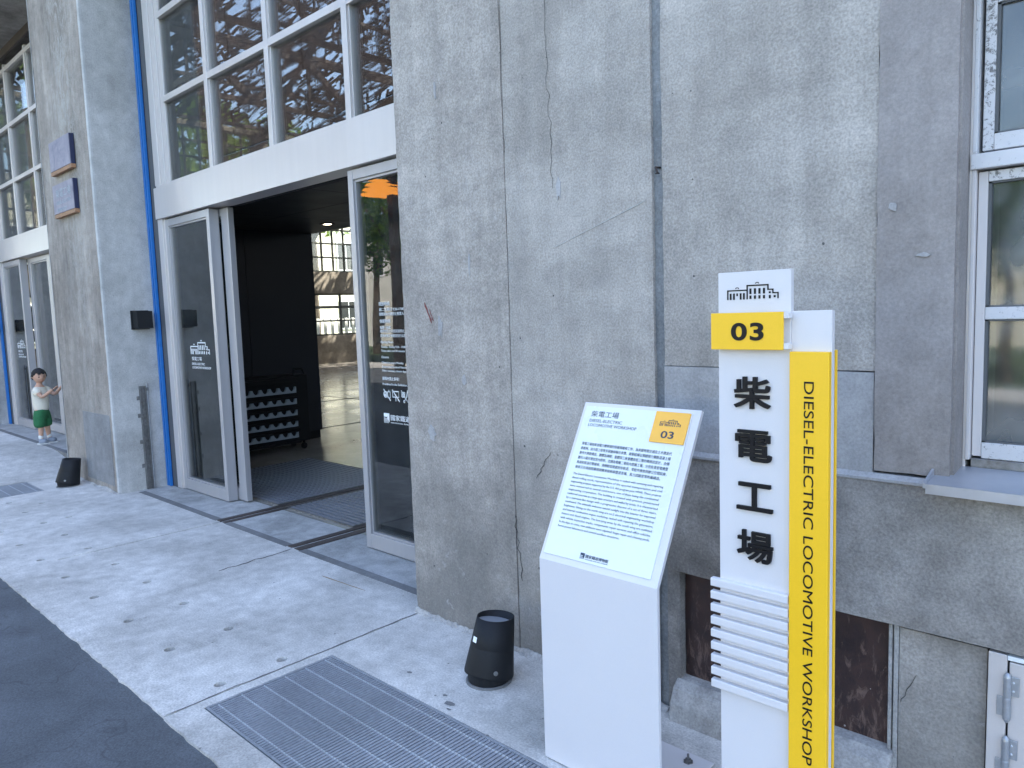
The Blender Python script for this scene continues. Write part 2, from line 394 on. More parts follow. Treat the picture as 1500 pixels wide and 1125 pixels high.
def text(body, size, loc, right, upv, mat, parent, name='lettering', align='LEFT', ext=.0004, bold=0, space=1.0, xs=1.0, fit=None, res=3, line=1.0, shear=0):
    c = bpy.data.curves.new('txt', 'FONT'); c.body = body; c.size = size; c.align_x = align; c.extrude = ext; c.offset = bold
    c.space_character = space; c.resolution_u = res; c.space_line = line; c.shear = shear
    o = bpy.data.objects.new('txt', c); COL.objects.link(o)
    dg = bpy.context.evaluated_depsgraph_get(); dg.update()
    me = bpy.data.meshes.new_from_object(o.evaluated_get(dg)); bpy.data.objects.remove(o); bpy.data.curves.remove(c)
    right = Vector(right).normalized(); upv = Vector(upv).normalized(); n = right.cross(upv)
    if len(me.vertices):
        xsv = [v.co.x for v in me.vertices]; x0, x1 = min(xsv), max(xsv)
        if fit: xs = fit/(x1-x0)
        if align == 'LEFT': off = x0
        else: off = (x0+x1)/2
        for v in me.vertices:
            p = v.co.copy(); p.x = (p.x-off)*xs
            v.co = Vector(loc) + right*p.x + upv*p.y + n*(p.z+ext)
    me.materials.clear(); me.materials.append(mat); me.update()
    return link(name, me, None, parent)
EMB = []   # the building emblem, drawn in a 450 x 160 field, y down
def _r(x0, x1, y0, y1): EMB.append([(x0, y0), (x1, y0), (x1, y1), (x0, y1)])
_r(0, 12, 68, 160); _r(0, 186, 68, 80); _r(24, 40, 100, 160); _r(54, 70, 100, 160); _r(84, 98, 100, 126); _r(114, 130, 100, 160); _r(143, 159, 100, 160)
_r(174, 186, 26, 160); _r(174, 366, 26, 39); _r(354, 366, 26, 80); _r(354, 407, 70, 81); _r(396, 407, 70, 112); _r(396, 450, 102, 113); _r(439, 450, 102, 160)
for k in range(4): _r(200+k*39, 218+k*39, 60, 112); _r(200+k*39, 218+k*39, 125, 157)
_r(367, 384, 94, 112); _r(367, 384, 127, 158); _r(408, 425, 130, 150)
for cx, cy in ((91, 52), (267, 10)):
    EMB.append([(cx-19, cy+6), (cx-9, cy-7), (cx+9, cy-7), (cx+19, cy+6), (cx+12, cy+8), (cx+6, cy), (cx-6, cy), (cx-12, cy+8)])
def emblem(loc, right, upv, w, mat, parent, name='emblem', ext=.0006, h=None):
    right = Vector(right).normalized(); upv = Vector(upv).normalized(); n = right.cross(upv); b = MB(); k = w/450; kh = (h/160) if h else k
    for poly in EMB:
        i0 = len(b.v); m = len(poly)
        for e in (0, ext):
            for (x, y) in poly: b.v.append(tuple(Vector(loc)+right*x*k+upv*(160-y)*kh+n*e))
        b.f.append(tuple(i0+m+i for i in range(m))[::-1]); b.f += [(i0+i, i0+(i+1) % m, i0+m+(i+1) % m, i0+m+i) for i in range(m)]
    return b.build(name, mat, parent)
def museum_logo(loc, right, upv, h, mat, parent, ext=.0004, full=True, total=None):
    """square mark with slanting stripes, brush-like museum name, small caps line"""
    right = Vector(right).normalized(); upv = Vector(upv).normalized(); n = right.cross(upv); b = MB(); L0 = Vector(loc)
    def quad(pts):
        i0 = len(b.v)
        for (x, y) in pts: b.v.append(tuple(L0+right*x*h*.9+upv*y*h+n*ext))
        b.f.append((i0, i0+1, i0+2, i0+3))
    quad([(0, .62), (.0, 1), (1, 1), (.62, .62)]); quad([(.5, .5), (.66, .62), (1, 1), (1, .1)])
    for k in range(5): x = .02+k*.19; quad([(x, 0), (x, .58-.04*k), (x+.09, .56-.04*k), (x+.07, 0)])
    b.build('logo_mark', mat, parent)
    W_ = (total or h*6) - h*1.1
    text('國家鐵道博物館', h*.62, L0+right*h*1.12+upv*h*.36, right, upv, mat, parent, fit=W_, ext=ext, res=2)
    text('NATIONAL RAILWAY MUSEUM', h*.17, L0+right*h*1.12+upv*h*.03, right, upv, mat, parent, fit=W_, ext=ext, res=2)
RX = (1, 0, 0); UZ = (0, 0, 1)
def cut(o, cutters):
    m = MB()
    for c in cutters:
        if c[0] == 'cyl': m.lathe([(c[3], c[4]), (c[3], c[5])], 20, Matrix.Translation((c[1], c[2], 0)))
        else: m.box(*c[1:])
    k = m.build('cutter', None); bo = o.modifiers.new('cut', 'BOOLEAN'); bo.object = k; bo.operation = 'DIFFERENCE'; bo.solver = 'EXACT'
    dg = bpy.context.evaluated_depsgraph_get(); dg.update()
    me = bpy.data.meshes.new_from_object(o.evaluated_get(dg)); o.modifiers.clear(); o.data = me; bpy.data.objects.remove(k)
# ------------------------------------------------------------------ ground
def zg(x):      # the pavement climbs gently towards the far bay
    t = min(max((-8.35-x)/1.2, 0), 1); return .14*t*t*(3-2*t)
struct = lambda o: mark(o, kind='structure')
def pavement(name, x0, x1, y0, y1, mat, edge_seed=None, step=.15, d=.22):
    nx = max(1, int((x1-x0)/step)); ny = max(1, int((y1-y0)/.15)); bm = bmesh.new(); T = []; Bt = []
    if edge_seed is not None: nx = int((x1-x0)/.035)
    for j in range(ny+1):
        r1 = []; r2 = []
        for i in range(nx+1):
            x = x0+(x1-x0)*i/nx; y = y0+(y1-y0)*j/ny; z = zg(x)
            if j == 0 and edge_seed is not None:
                y += .006*noise.noise(Vector((x*7, 0, edge_seed)))+.008*noise.noise(Vector((x*25, 0, edge_seed))) - .004; z -= .004
            r1.append(bm.verts.new((x, y, z))); r2.append(bm.verts.new((x, y, -d)))
        T.append(r1); Bt.append(r2)
    for j in range(ny):
        for i in range(nx):
            bm.faces.new((T[j][i], T[j][i+1], T[j+1][i+1], T[j+1][i])); bm.faces.new((Bt[j][i], Bt[j+1][i], Bt[j+1][i+1], Bt[j][i+1]))
    for i in range(nx):
        bm.faces.new((T[0][i], Bt[0][i], Bt[0][i+1], T[0][i+1])); bm.faces.new((T[ny][i+1], Bt[ny][i+1], Bt[ny][i], T[ny][i]))
    for j in range(ny):
        bm.faces.new((T[j+1][0], Bt[j+1][0], Bt[j][0], T[j][0])); bm.faces.new((T[j][nx], Bt[j][nx], Bt[j+1][nx], T[j+1][nx]))
    me = bpy.data.meshes.new(name); bm.to_mesh(me); bm.free()
    return struct(link(name, me, mat))
HOLES = []
for k in range(14): HOLES += [(-2.955-.507*k, 1.287), (-2.957-.51*k, 1.573)]
HOLES += [(-6.56, 1.755), (-7.28, 1.755)]
p2 = pavement('pavement', -8.43, -2.884, 1.035, 2.46, M['sidewalk'], 1)
cut(p2, [('cyl', x, y, .024, -.040, .3) for x, y in HOLES if -7.7 < x < -2.9] + [('box', -8.425, -7.835, 1.295, 1.915, -.15, .5), ('box', -5.412, -5.392, 1.36, 2.6, -.012, .1)])
for hx, hy in HOLES:
    if -7.7 < hx < -2.9: struct(MB().lathe([(.0235, -.039), (.0235, -.034)], 16, Matrix.Translation((hx, hy, 0))).build('hole_plug', M['dark']))  # near-black plug darkens the floor of each hole
p1 = pavement('pavement', -2.876, 6, 1.03, 2.55, M['sidewalk'], 2)
cut(p1, [('box', -2.82, -.70, 1.158, 1.742, -.14, .3)])
p3 = pavement('pavement', -16, -8.44, 1.035, 2.46, M['sidewalk'], 3)
struct(box('threshold', M['apron'], None, -7.10, -2.85, 2.463, 2.93, -.2, -.002))
pavement('threshold', -16, -8.40, 2.463, 2.93, M['apron'])
struct(box('pavement_bed', M['dark'], None, -16, 6, 1.06, 2.9, -.26, -.225))
def sheet(name, mat, x0, x1, y0, y1, z, n=(40, 6)):
    b = MB(); nx, ny = n
    for j in range(ny+1):
        for i in range(nx+1): b.v.append((x0+(x1-x0)*i/nx, y0+(y1-y0)*j/ny, z))
    for j in range(ny):
        for i in range(nx): k = j*(nx+1)+i; b.f.append((k, k+1, k+nx+2, k+nx+1))
    return struct(b.build(name, mat))
sheet('road', M['asphalt'], -70, 40, -7.5, 1.06, -.014)
sheet('ground', M['lawn'], -220, 160, -160, 160, -.30, (4, 4))
sheet('far_pavement', M['sidewalk'], -70, 40, -9.2, -7.5, .0)
# door guide strips of dark mortar, tracks and their continuation lines
box('guide_strip', M['strip'], None, -6.98, -5.47, 2.44, 2.497, -.03, .002); box('guide_strip', M['strip'], None, -5.33, -4.44, 2.44, 2.497, -.03, .002)
box('guide_strip', M['strip'], None, -4.28, -2.90, 2.44, 2.497, -.03, .002); box('guide_strip', M['strip'], None, -13.0, -8.42, 2.44, 2.50, .05, .142)
for o in list(COL.objects):
    if o.name.startswith('guide_strip'): struct(o)
for i, (x0, x1, lab) in enumerate(((-5.465, -5.335, 'rusty flush rail crossing the threshold beside the left glass door'), (-4.435, -4.285, 'rusty flush rail crossing the threshold nearer the concrete wall'))):
    t = thing('steel_rail', lab, 'rail', ((x0+x1)/2, 2.46, 0), 'flush rails running into the hall')
    box('rail_head', M['rail'], t, x0, x0+.055, 2.45, 11, -.05, .006, .003); box('rail_flange', M['rail'], t, x0+.085, x1, 2.45, 11, -.05, .005, .003)
    box('rail_groove', M['dark'], t, x0+.055, x0+.085, 2.45, 11, -.05, -.012)
struct(ribbon('pavement_crack', M['dark'], None, wander(-4.36, 2.44, -4.33, 1.93, 14, .012, 5), .010, 'xy', .0022))
struct(ribbon('pavement_crack', M['strip'], None, wander(-2.88, 1.04, -2.885, 2.30, 22, .006, 6), .007, 'xy', .0022))
struct(ribbon('rust_stain', paint('rust_stain', (.30, .22, .13), .9), None, wander(-3.75, 2.28, -3.35, 2.30, 8, .004, 9), .010, 'xy', .0020))
for i, (x, y, s) in enumerate(((-2.1, 1.80, .022), (-2.16, 1.83, .010), (-2.07, 1.77, .009), (-1.83, 1.74, .008), (-2.35, 2.02, .006), (-1.72, 1.93, .006), (-2.42, 1.86, .012))):
    pts = []; r = random.Random(i)
    b = MB(); n = 9
    for k in range(n): a = k*2*math.pi/n; q = s*r.uniform(.5, 1.1); b.v.append((x+q*math.cos(a)*1.3, y+q*math.sin(a)*.8, .0021))
    b.f.append(tuple(range(n))); struct(b.build('pavement_stain', M['strip']))
# ------------------------------------------------------------------ near wall
wall = thing('concrete_wall', 'grey concrete wall with cracks and joints behind the two signs', 'wall', (-1.5, 2.6, 0))
rough_slab('wall_panel', M['wall'], wall, -2.90, -2.1902, 2.300, 2.75, 0, 4.95, edge=.004)
rough_slab('wall_panel', M['wall_b'], wall, -2.1885, -1.474, 2.3035, 2.70, 0, 4.95, edge=.004)
box('joint_backing', M['dark'], wall, -2.22, -2.15, 2.33, 2.6, 0, 4.94)
rough_slab('joint_filler', M['groove'], wall, -1.49, -1.42, 2.320, 2.6, 0.0, 4.95, edge=.001, surf=.003)
rough_slab('wall_panel', M['wall_b'], wall, -1.434, -.722, 2.305, 2.70, 1.292, 4.95, edge=.004)
rough_slab('render_band', M['smooth'], wall, -.722, -.522, 2.297, 2.70, 1.0, 4.95, edge=.004, surf=.003)
rough_slab('repair_patch', M['patch'], wall, -1.434, -.724, 2.3015, 2.70, .992, 1.290, edge=.003, surf=.003)
b = MB().prism([(2.300, .993), (2.284, .980), (2.284, .972), (2.5, .972), (2.5, .993)], 'x', -1.44, -.56); b.build('ledge', M['patch'], wall)
rough_slab('lower_panel', M['lower'], wall, -1.415, 3.5, 2.290, 2.70, .545, .973, edge=.006, surf=.004)
rough_slab('window_base', M['smooth'], wall, -.56, 3.5, 2.299, 2.70, .974, .998)
rough_slab('wall_post', M['lower'], wall, -1.437, -1.385, 2.309, 2.6, 0, .972, edge=.003)
box('recess_backing', M['dark'], wall, -1.39, -.40, 2.375, 2.7, 0, .55)
o = rough_slab('painted_panel', M['brown'], wall, -1.383, -.682, 2.345, 2.37, .12, .528, edge=.004); o['label'] = 'chipped dark brown painted panel low in the wall'
b = MB(); b.box(-.680, -.669, 2.322, 2.4, .05, .532); b.box(-.664, -.650, 2.318, 2.4, .0, .536); b.build('panel_post', M['plinth'], wall, .003)
rough_slab('infill_panel', M['wall_b'], wall, -.648, -.424, 2.318, 2.6, 0, .532, edge=.002)
b = MB().prism([(2.238, -.02), (2.252, .06), (2.275, .11), (2.305, .135), (2.36, .142), (2.36, -.02)], 'x', -1.40, -.66); b.build('plinth', M['plinth'], wall, .008, smooth=False)
rough_slab('wall_panel', M['wall_b'], wall, .78, 3.5, 2.302, 2.70, .999, 4.95)
rough_slab('wall_panel', M['wall_b'], wall, -.520, .778, 2.303, 2.70, 2.42, 4.95)
box('window_jamb', M['smooth'], wall, -.545, -.5155, 2.312, 2.62, 1.0, 2.45)
box('inner_wall', M['smooth'], wall, -2.86, 3.5, 2.77, 2.9, 0, 4.95)
box('window_reveal_back', M['dark'], wall, -.5, .78, 2.72, 2.75, .9, 2.5)
cr = paint('crack_dark', (.05, .048, .045), .95)  # dark colour of the thin crack ribbons
ribbon('crack', cr, wall, wander(-2.187, 4.4, -2.19, 2.35, 26, .003, 1), .0016, y=2.2985)
ribbon('crack', cr, wall, wander(-2.192, .62, -2.16, .33, 12, .008, 15), .006, y=2.2985)
ribbon('crack', cr, wall, wander(-1.955, 3.05, -1.945, 2.62, 12, .008, 2), .0016, y=2.3005)
ribbon('crack', cr, wall, wander(-1.945, 2.62, -1.93, 1.98, 18, .010, 3), .0014, y=2.3005)
ribbon('crack', M['bead'], wall, wander(-1.93, 1.75, -1.50, 1.88, 16, .01, 4), .003, y=2.3005)
ribbon('crack', cr, wall, wander(-2.06, .80, -1.98, .92, 8, .008, 8), .004, y=2.3005)
ribbon('crack', cr, wall, wander(-.642, .30, -.60, .40, 8, .006, 18), .003, y=2.3155)
sf = M['patch']
for i, (x, z, w, h) in enumerate(((-2.63, 1.44, .035, .11), (-2.48, 1.20, .03, .05), (-2.72, .93, .06, .10), (-2.60, 2.50, .018, .09), (-2.42, 1.72, .015, .10), (-1.90, 1.98, .03, .11), (-.60, 1.62, .035, .015), (-.68, 1.76, .03, .03))):
    r = random.Random(i+40); b = MB(); n = 13; pts = []
    for k in range(n): a = k*2*math.pi/n; q = r.uniform(.55, 1.1); pts.append((x+w*.5*q*math.cos(a), z+h*.5*q*math.sin(a)))
    b.prism(pts, 'y', 2.2955 if x < -2.2 else (2.2935 if x > -.73 else 2.299), 2.31); b.build('plaster_dab', sf, wall)
red = paint('red_scuff', (.20, .05, .045), .8)
ribbon('red_scuff', red, wall, wander(-2.735, 1.56, -2.69, 1.46, 6, .006, 3), .012, y=2.2965)
ribbon('red_scuff', red, wall, wander(-2.70, 1.53, -2.675, 1.47, 5, .005, 4), .008, y=2.2965)
def skirt(x0, x1, y, hmax, mat, seed, lab, step=.012):
    """ragged fillet of smeared mortar where the wall meets the pavement"""
    b = MB(); n = int((x1-x0)/step); zz = lambda x: zg(x)
    for i in range(n+1):
        x = x0+(x1-x0)*i/n; q = .5+.5*noise.noise(Vector((x*4, seed, 0)))+.35*noise.noise(Vector((x*17, seed, 1)))+.25*noise.noise(Vector((x*55, seed, 2)))
        h_ = max(.004, hmax*q); o_ = .008+.022*max(.05, .5+noise.noise(Vector((x*6, seed, 5)))+.5*noise.noise(Vector((x*40, seed, 7))))
        b.v += [(x, y-.0035, zz(x)+h_), (x, y-.006-o_*.25, zz(x)+h_*.45), (x, y-o_, zz(x)+.002), (x, y+.01, zz(x)+h_-.001), (x, y-o_-.004, zz(x)-.004)]
    for i in range(n):
        k = 5*i; b.f += [(k, k+5, k+6, k+1), (k+1, k+6, k+7, k+2), (k+3, k+8, k+5, k), (k+2, k+7, k+9, k+4)]
    mark(b.build('mortar_fillet', mat, None), lab, 'mortar', kind='stuff')
skirt(-2.905, -1.43, 2.300, .038, M['plinth'], 1, 'pale ragged mortar along the foot of the wall')
# hook in the joint
hk = thing('wall_hook', 'small rusty nail bent out of the vertical wall joint', 'nail', (-1.44, 2.31, 1.98))
MB().tube([(-1.452, 2.33, 1.99), (-1.446, 2.285, 1.985), (-1.436, 2.28, 1.965)], .004, 8).build('nail_shaft', M['rust'], hk)
MB().lathe([(.008, 0), (.008, .003)], 10, Matrix.Translation((-1.436, 2.28, 1.961))).build('nail_head', M['rust'], hk)
# metal access hatch at lower right
h = thing('metal_hatch', 'light grey metal hatch door with barrel hinges low in the wall', 'hatch', (-.1, 2.3, 0))
box('hatch_frame', M['alu'], h, -.418, -.374, 2.296, 2.40, .02, .536, .002); box('hatch_rim', M['vinyl'], h, -.3735, .46, 2.294, 2.40, .523, .536, .002)
box('hatch_gap', M['dark'], h, -.376, .46, 2.306, 2.40, .02, .5235)
box('hatch_door', M['alu'], h, -.369, .44, 2.297, 2.32, .04, .518, .002)
for zc in (.423, .245, .09):
    hg = MB(); hg.lathe([(.003, -.072), (.0085, -.064), (.0095, -.060), (.0095, -.003), (.0088, -.002), (.0088, .002), (.0095, .003), (.0095, .055), (.008, .061), (.003, .068)], 16, Matrix.Translation((-.371, 2.288, zc)))
    hg = hg.build('hinge', M['steel'], h, smooth=False)
    lf = MB().box(-.371, -.345, 2.291, 2.296, zc+.004, zc+.058).build('hinge_leaf', M['steel'], hg, .001)
    lf = MB().box(-.395, -.371, 2.291, 2.2955, zc-.058, zc-.004).build('hinge_leaf', M['steel'], hg, .001)
    for q in (-.358,):
        for e in (.018, .042): MB().lathe([(.0035, 0), (.002, .002)], 10, Matrix.Translation((q, 2.291, zc+e)) @ Matrix.Rotation(math.pi/2, 4, 'X')).build('screw', M['rod'], hg)
# window on the right
wd = thing('old_window', 'weathered white framed window with dirty panes above metal sill', 'window', (0, 2.4, 1.0))
def frame_bar(nm, x0, x1, z0, z1, y0=2.40, mat='oldwhite', y1=2.46): return box(nm, M[mat], wd, x0, x1, y0, y1, z0, z1, .002)
frame_bar('frame_seal', -.5154, -.508, 1.0, 2.42, 2.398, 'alu', 2.47)
frame_bar('frame_jamb', -.508, -.497, 1.04, 1.845, 2.395, 'oldwhite_c'); frame_bar('frame_jamb', -.508, -.497, 1.888, 2.42, 2.395, 'oldwhite')
frame_bar('frame_jamb', .74, .778, 1.04, 2.42, 2.395)
frame_bar('transom', -.510, .74, 1.846, 1.887, 2.388)
frame_bar('frame_head', -.497, .74, 2.345, 2.42, 2.395)
box('frame_gap', M['dark'], wd, -.497, .74, 2.44, 2.48, 1.0, 1.845); box('frame_gap', M['dark'], wd, -.497, .74, 2.44, 2.48, 1.9, 2.35)
gp = [o for o in COL.objects if o.name.startswith('frame_gap')]
for o in gp: bpy.data.objects.remove(o)
# upper sash (speckled), lower sash
us = frame_bar('sash_stile', -.488, -.462, 1.895, 2.335, 2.412, 'oldwhite_d'); frame_bar('sash_rail', -.4615, .70, 1.895, 1.938, 2.413, 'oldwhite'); frame_bar('sash_rail', -.4615, .70, 2.278, 2.335, 2.413, 'oldwhite_d')
frame_bar('sash_stile', -.495, -.472, 1.05, 1.84, 2.412, 'oldwhite_c'); frame_bar('sash_rail', -.4715, .70, 1.812, 1.84, 2.413, 'oldwhite_d')
frame_bar('sash_rail', -.4715, .70, 1.436, 1.470, 2.413, 'oldwhite'); frame_bar('sash_rail', -.4715, .70, 1.045, 1.090, 2.411, 'oldwhite')
for (z0, z1) in ((1.938, 2.278), (1.470, 1.812), (1.090, 1.436)):
    x0 = -.462 if z0 > 1.9 else -.472
    fr_ = MB(); fr_.box(x0, x0+.008, 2.418, 2.44, z0, z1); fr_.box(x0, .70, 2.418, 2.44, z0, z0+.005); fr_.box(x0, .70, 2.418, 2.44, z1-.005, z1); fr_.build('glazing_bead', M['alu_dark'], wd)
    box('pane', M['glass_win'], wd, x0+.002, .70, 2.429, 2.433, z0+.001, z1-.001)
box('bottom_track', M['steel_worn'], wd, -.4955, .74, 2.405, 2.45, 1.018, 1.044, .002)
b = MB(); b.prism([(2.215, .988), (2.215, .996), (2.40, 1.020), (2.40, 1.010)], 'x', -.560, .80); b.prism([(2.213, .970), (2.213, .997), (2.2148, .997), (2.2148, .970)], 'x', -.561, .80)
b.build('sill', M['sill_metal'], wd)
b = MB().prism([(2.21, .985), (2.21, 1.000), (2.395, 1.052), (2.395, 1.02)], 'x', -.567, -.5605); b.build('sill_upstand', M['sill_metal'], wd)
# room behind the window: dark with a few soft shapes
box('room_wall', M['night2'], wall, -.5, 1.2, 4.6, 4.7, 0, 4)
# ------------------------------------------------------------------ piers
def pier(x0, label, base):
    t = thing('concrete_pier', label, 'pier', ((x0*2+1.385)/2, 2.6, 0))
    x1 = x0+1.385
    rough_slab('pier_face', M['pier'], t, x0+.018, x1-.018, 2.302, 2.40, 0, 4.95, edge=.002, surf=.003)
    rough_slab('pier_core', M['jamb'], t, x0+.001, x1, 2.321, 2.94, -.05, 4.95, edge=.0, surf=.0)
    for s, x in ((1, x0), (-1, x1)):
        bm = MB(); n = 60; r = random.Random(int(x*100))
        for k in range(n+1):
            z = 4.95*k/n; j = r.uniform(-.003, .003); a = x - s*.001; c = x + s*(.021+j)
            bm.v += [(a, 2.3, z), (c, 2.2995, z), (a, 2.325+j, z), (c, 2.325, z)]
            # chamfered corner
            bm.v[-4] = (x + s*.006, 2.2995, z); bm.v += [(a, 2.308, z)]
        for k in range(n):
            q = k*5; w_ = q+5
            for (i, j2) in ((1, 0), (0, 4), (4, 2)):
                f = (q+i, w_+i, w_+j2, q+j2); bm.f.append(f if s > 0 else f[::-1])
        bm.build('corner_bead', M['bead'], t)
    return t
pr2 = pier(-8.45, 'tall concrete pier with two blue plaques and pale lime streaks', 0)
o = rough_slab('repair_patch', concrete('patch_render', (.20, .20, .205), (.27, .275, .28), fine=160, pits=.2), pr2, -7.85, -7.14, 2.297, 2.31, .06, .70, edge=.004)
pr3 = pier(-14.0, 'pale concrete pier at the far left edge beside the second entrance', 0)
skirt(-8.47, -7.045, 2.300, .030, M['plinth'], 3, 'pale ragged mortar around the foot of the far pier')
# upper storey over the openings, carrying the roof edge
up_ = thing('upper_wall', 'concrete lintel and upper wall above the glazed entrances', 'wall', (-6, 2.6, 4.96))
box('wall_face', M['lower'], up_, -30, 12, 2.31, 2.9, 4.955, 11.4); box('lintel_board', M['rust'], up_, -30, 12, 2.70, 2.74, 4.86, 4.95)
box('left_wall', M['wall'], up_, -30, -14.0, 2.31, 2.9, 0, 4.95); box('right_wall', M['wall'], up_, 3.5, 12, 2.31, 2.9, 0, 4.95)
# plaques on the pier
for (z0, z1, lab) in ((2.905, 3.205, 'upper square indigo plaque with wooden lower edge on the pier'), (2.515, 2.815, 'lower square indigo plaque with worn white lettering on the pier')):
    t = thing('wall_plaque', lab, 'plaque', (-7.72, 2.30, z0), 'square plaques on the pier')
    box('plaque_body', M['plaque_side'], t, -8.012, -7.432, 2.262, 2.2985, z0+.035, z1, .003)
    box('plaque_face', M['plaque'], t, -8.010, -7.440, 2.257, 2.2625, z0+.037, z1-.002, .001)
    box('wooden_edge', M['wood'], t, -8.014, -7.430, 2.259, 2.2985, z0, z0+.0345, .002)
    if z0 < 2.6:
        for k in range(3): text('柴電工場' if k == 0 else 'DIESEL-ELECTRIC' if k == 1 else 'WORKSHOP', .085 if k == 0 else .045, (-7.92, 2.2565, z1-.12-k*.065), RX, UZ, M['tray'], t, fit=.42 if k < 2 else .28)
# wall lamp, steel channel and blue column on the jambs
def jamb_set(dx, n):
    t = thing('wall_lamp', ['black square wall lamp on the jamb above the steel channel', 'black square wall lamp on the jamb of the far entrance'][n], 'lamp', (-7.065+dx, 2.6, 1.55), 'black jamb lamps')
    b = MB(); x = -7.065+dx; b.box(x, x+.125, 2.530, 2.665, 1.465, 1.618); b.build('lamp_body', M['black'], t, .003)
    box('lamp_plate', M['black'], t, x-.002, x+.012, 2.52, 2.675, 1.455, 1.625, .002); box('lamp_diffuser', M['lens'], t, x+.02, x+.11, 2.545, 2.65, 1.4635, 1.466)
    MB().tube([(x+.008, 2.675, 1.545), (x+.008, 2.70, 1.545)], .004).build('conduit', M['steel'], t)
    t = thing('steel_channel', ['vertical galvanised channel with conduit at the foot of the jamb', 'vertical galvanised channel on the jamb of the far entrance'][n], 'channel', (x, 2.57, 0), 'steel channels on the jambs')
    z0 = zg(x)
    c = MB(); c.box(x, x+.030, 2.540, 2.546, z0, .945); c.box(x, x+.006, 2.546, 2.586, z0, .945); c.box(x, x+.030, 2.586, 2.592, z0, .945); c.build('channel', M['steel_worn'], t, .001)
    MB().tube([(x+.014, 2.606, z0), (x+.014, 2.606, .90), (x+.014, 2.604, .97)], .007, 10).build('conduit', M['steel'], t)
    MB().lathe([(.011, 0), (.011, .03)], 12, Matrix.Translation((x+.014, 2.606, .90))).build('coupling', M['steel_worn'], t)
    for z in (.82, .66, .42, .20):
        if z > z0+.05: box('bracket', M['steel_worn'], t, x, x+.006, 2.515, 2.546, z, z+.035, .001)
    t = thing('blue_column', ['bright blue steel channel column between concrete jamb and near entrance', 'bright blue steel channel column at the far entrance'][n], 'column', (x, 2.75, 0), 'blue steel columns beside the entrances')
    box('flange', M['blue'], t, x+.004, x+.034, 2.722, 2.748, z0, 4.94, .003); box('web', M['blue_shade'], t, x+.004, x+.0795, 2.772, 2.80, z0, 4.94); box('flange', M['blue'], t, x+.062, x+.078, 2.722, 2.748, z0, 4.94, .003); box('flange_return', M['blue_shade'], t, x+.006, x+.012, 2.7485, 2.7715, z0, 4.94); box('flange_return', M['blue_shade'], t, x+.070, x+.076, 2.7485, 2.7715, z0, 4.94)
    box('seam', M['alu_dark'], t, x+.080, x+.172, 2.752, 2.86, z0, 4.94)
jamb_set(0, 0); jamb_set(-5.55, 1)
# ------------------------------------------------------------------ glazed entrances
def leaf_door(t, x0, x1, y0, y1, z0, z1, name, st=.052, inset=.03):
    d = MB()
    d.box(x0, x0+st, y0, y1, z0, z1); d.box(x1-st, x1, y0, y1, z0, z1); d.box(x0+st, x1-st, y0+.001, y1, z0, z0+.095); d.box(x0+st, x1-st, y0+.001, y1, z1-.06, z1)
    D = d.build(name, M['alu_door'], t, .003)
    b = MB()
    for (a, c) in ((x0+st, x0+st+.014), (x1-st-.014, x1-st)): b.box(a, c, y0+.014, y0+inset+.02, z0+.096, z1-.061)
    b.box(x0+st+.014, x1-st-.014, y0+.014, y0+inset+.02, z0+.096, z0+.108); b.box(x0+st+.014, x1-st-.014, y0+.014, y0+inset+.02, z1-.075, z1-.061)
    b.build('glazing_bead', M['alu_door'], D)
    g = box('glass_pane', M['glass'], D, x0+st+.006, x1-st-.006, y0+inset, y0+inset+.008, z0+.10, z1-.066)
    return D
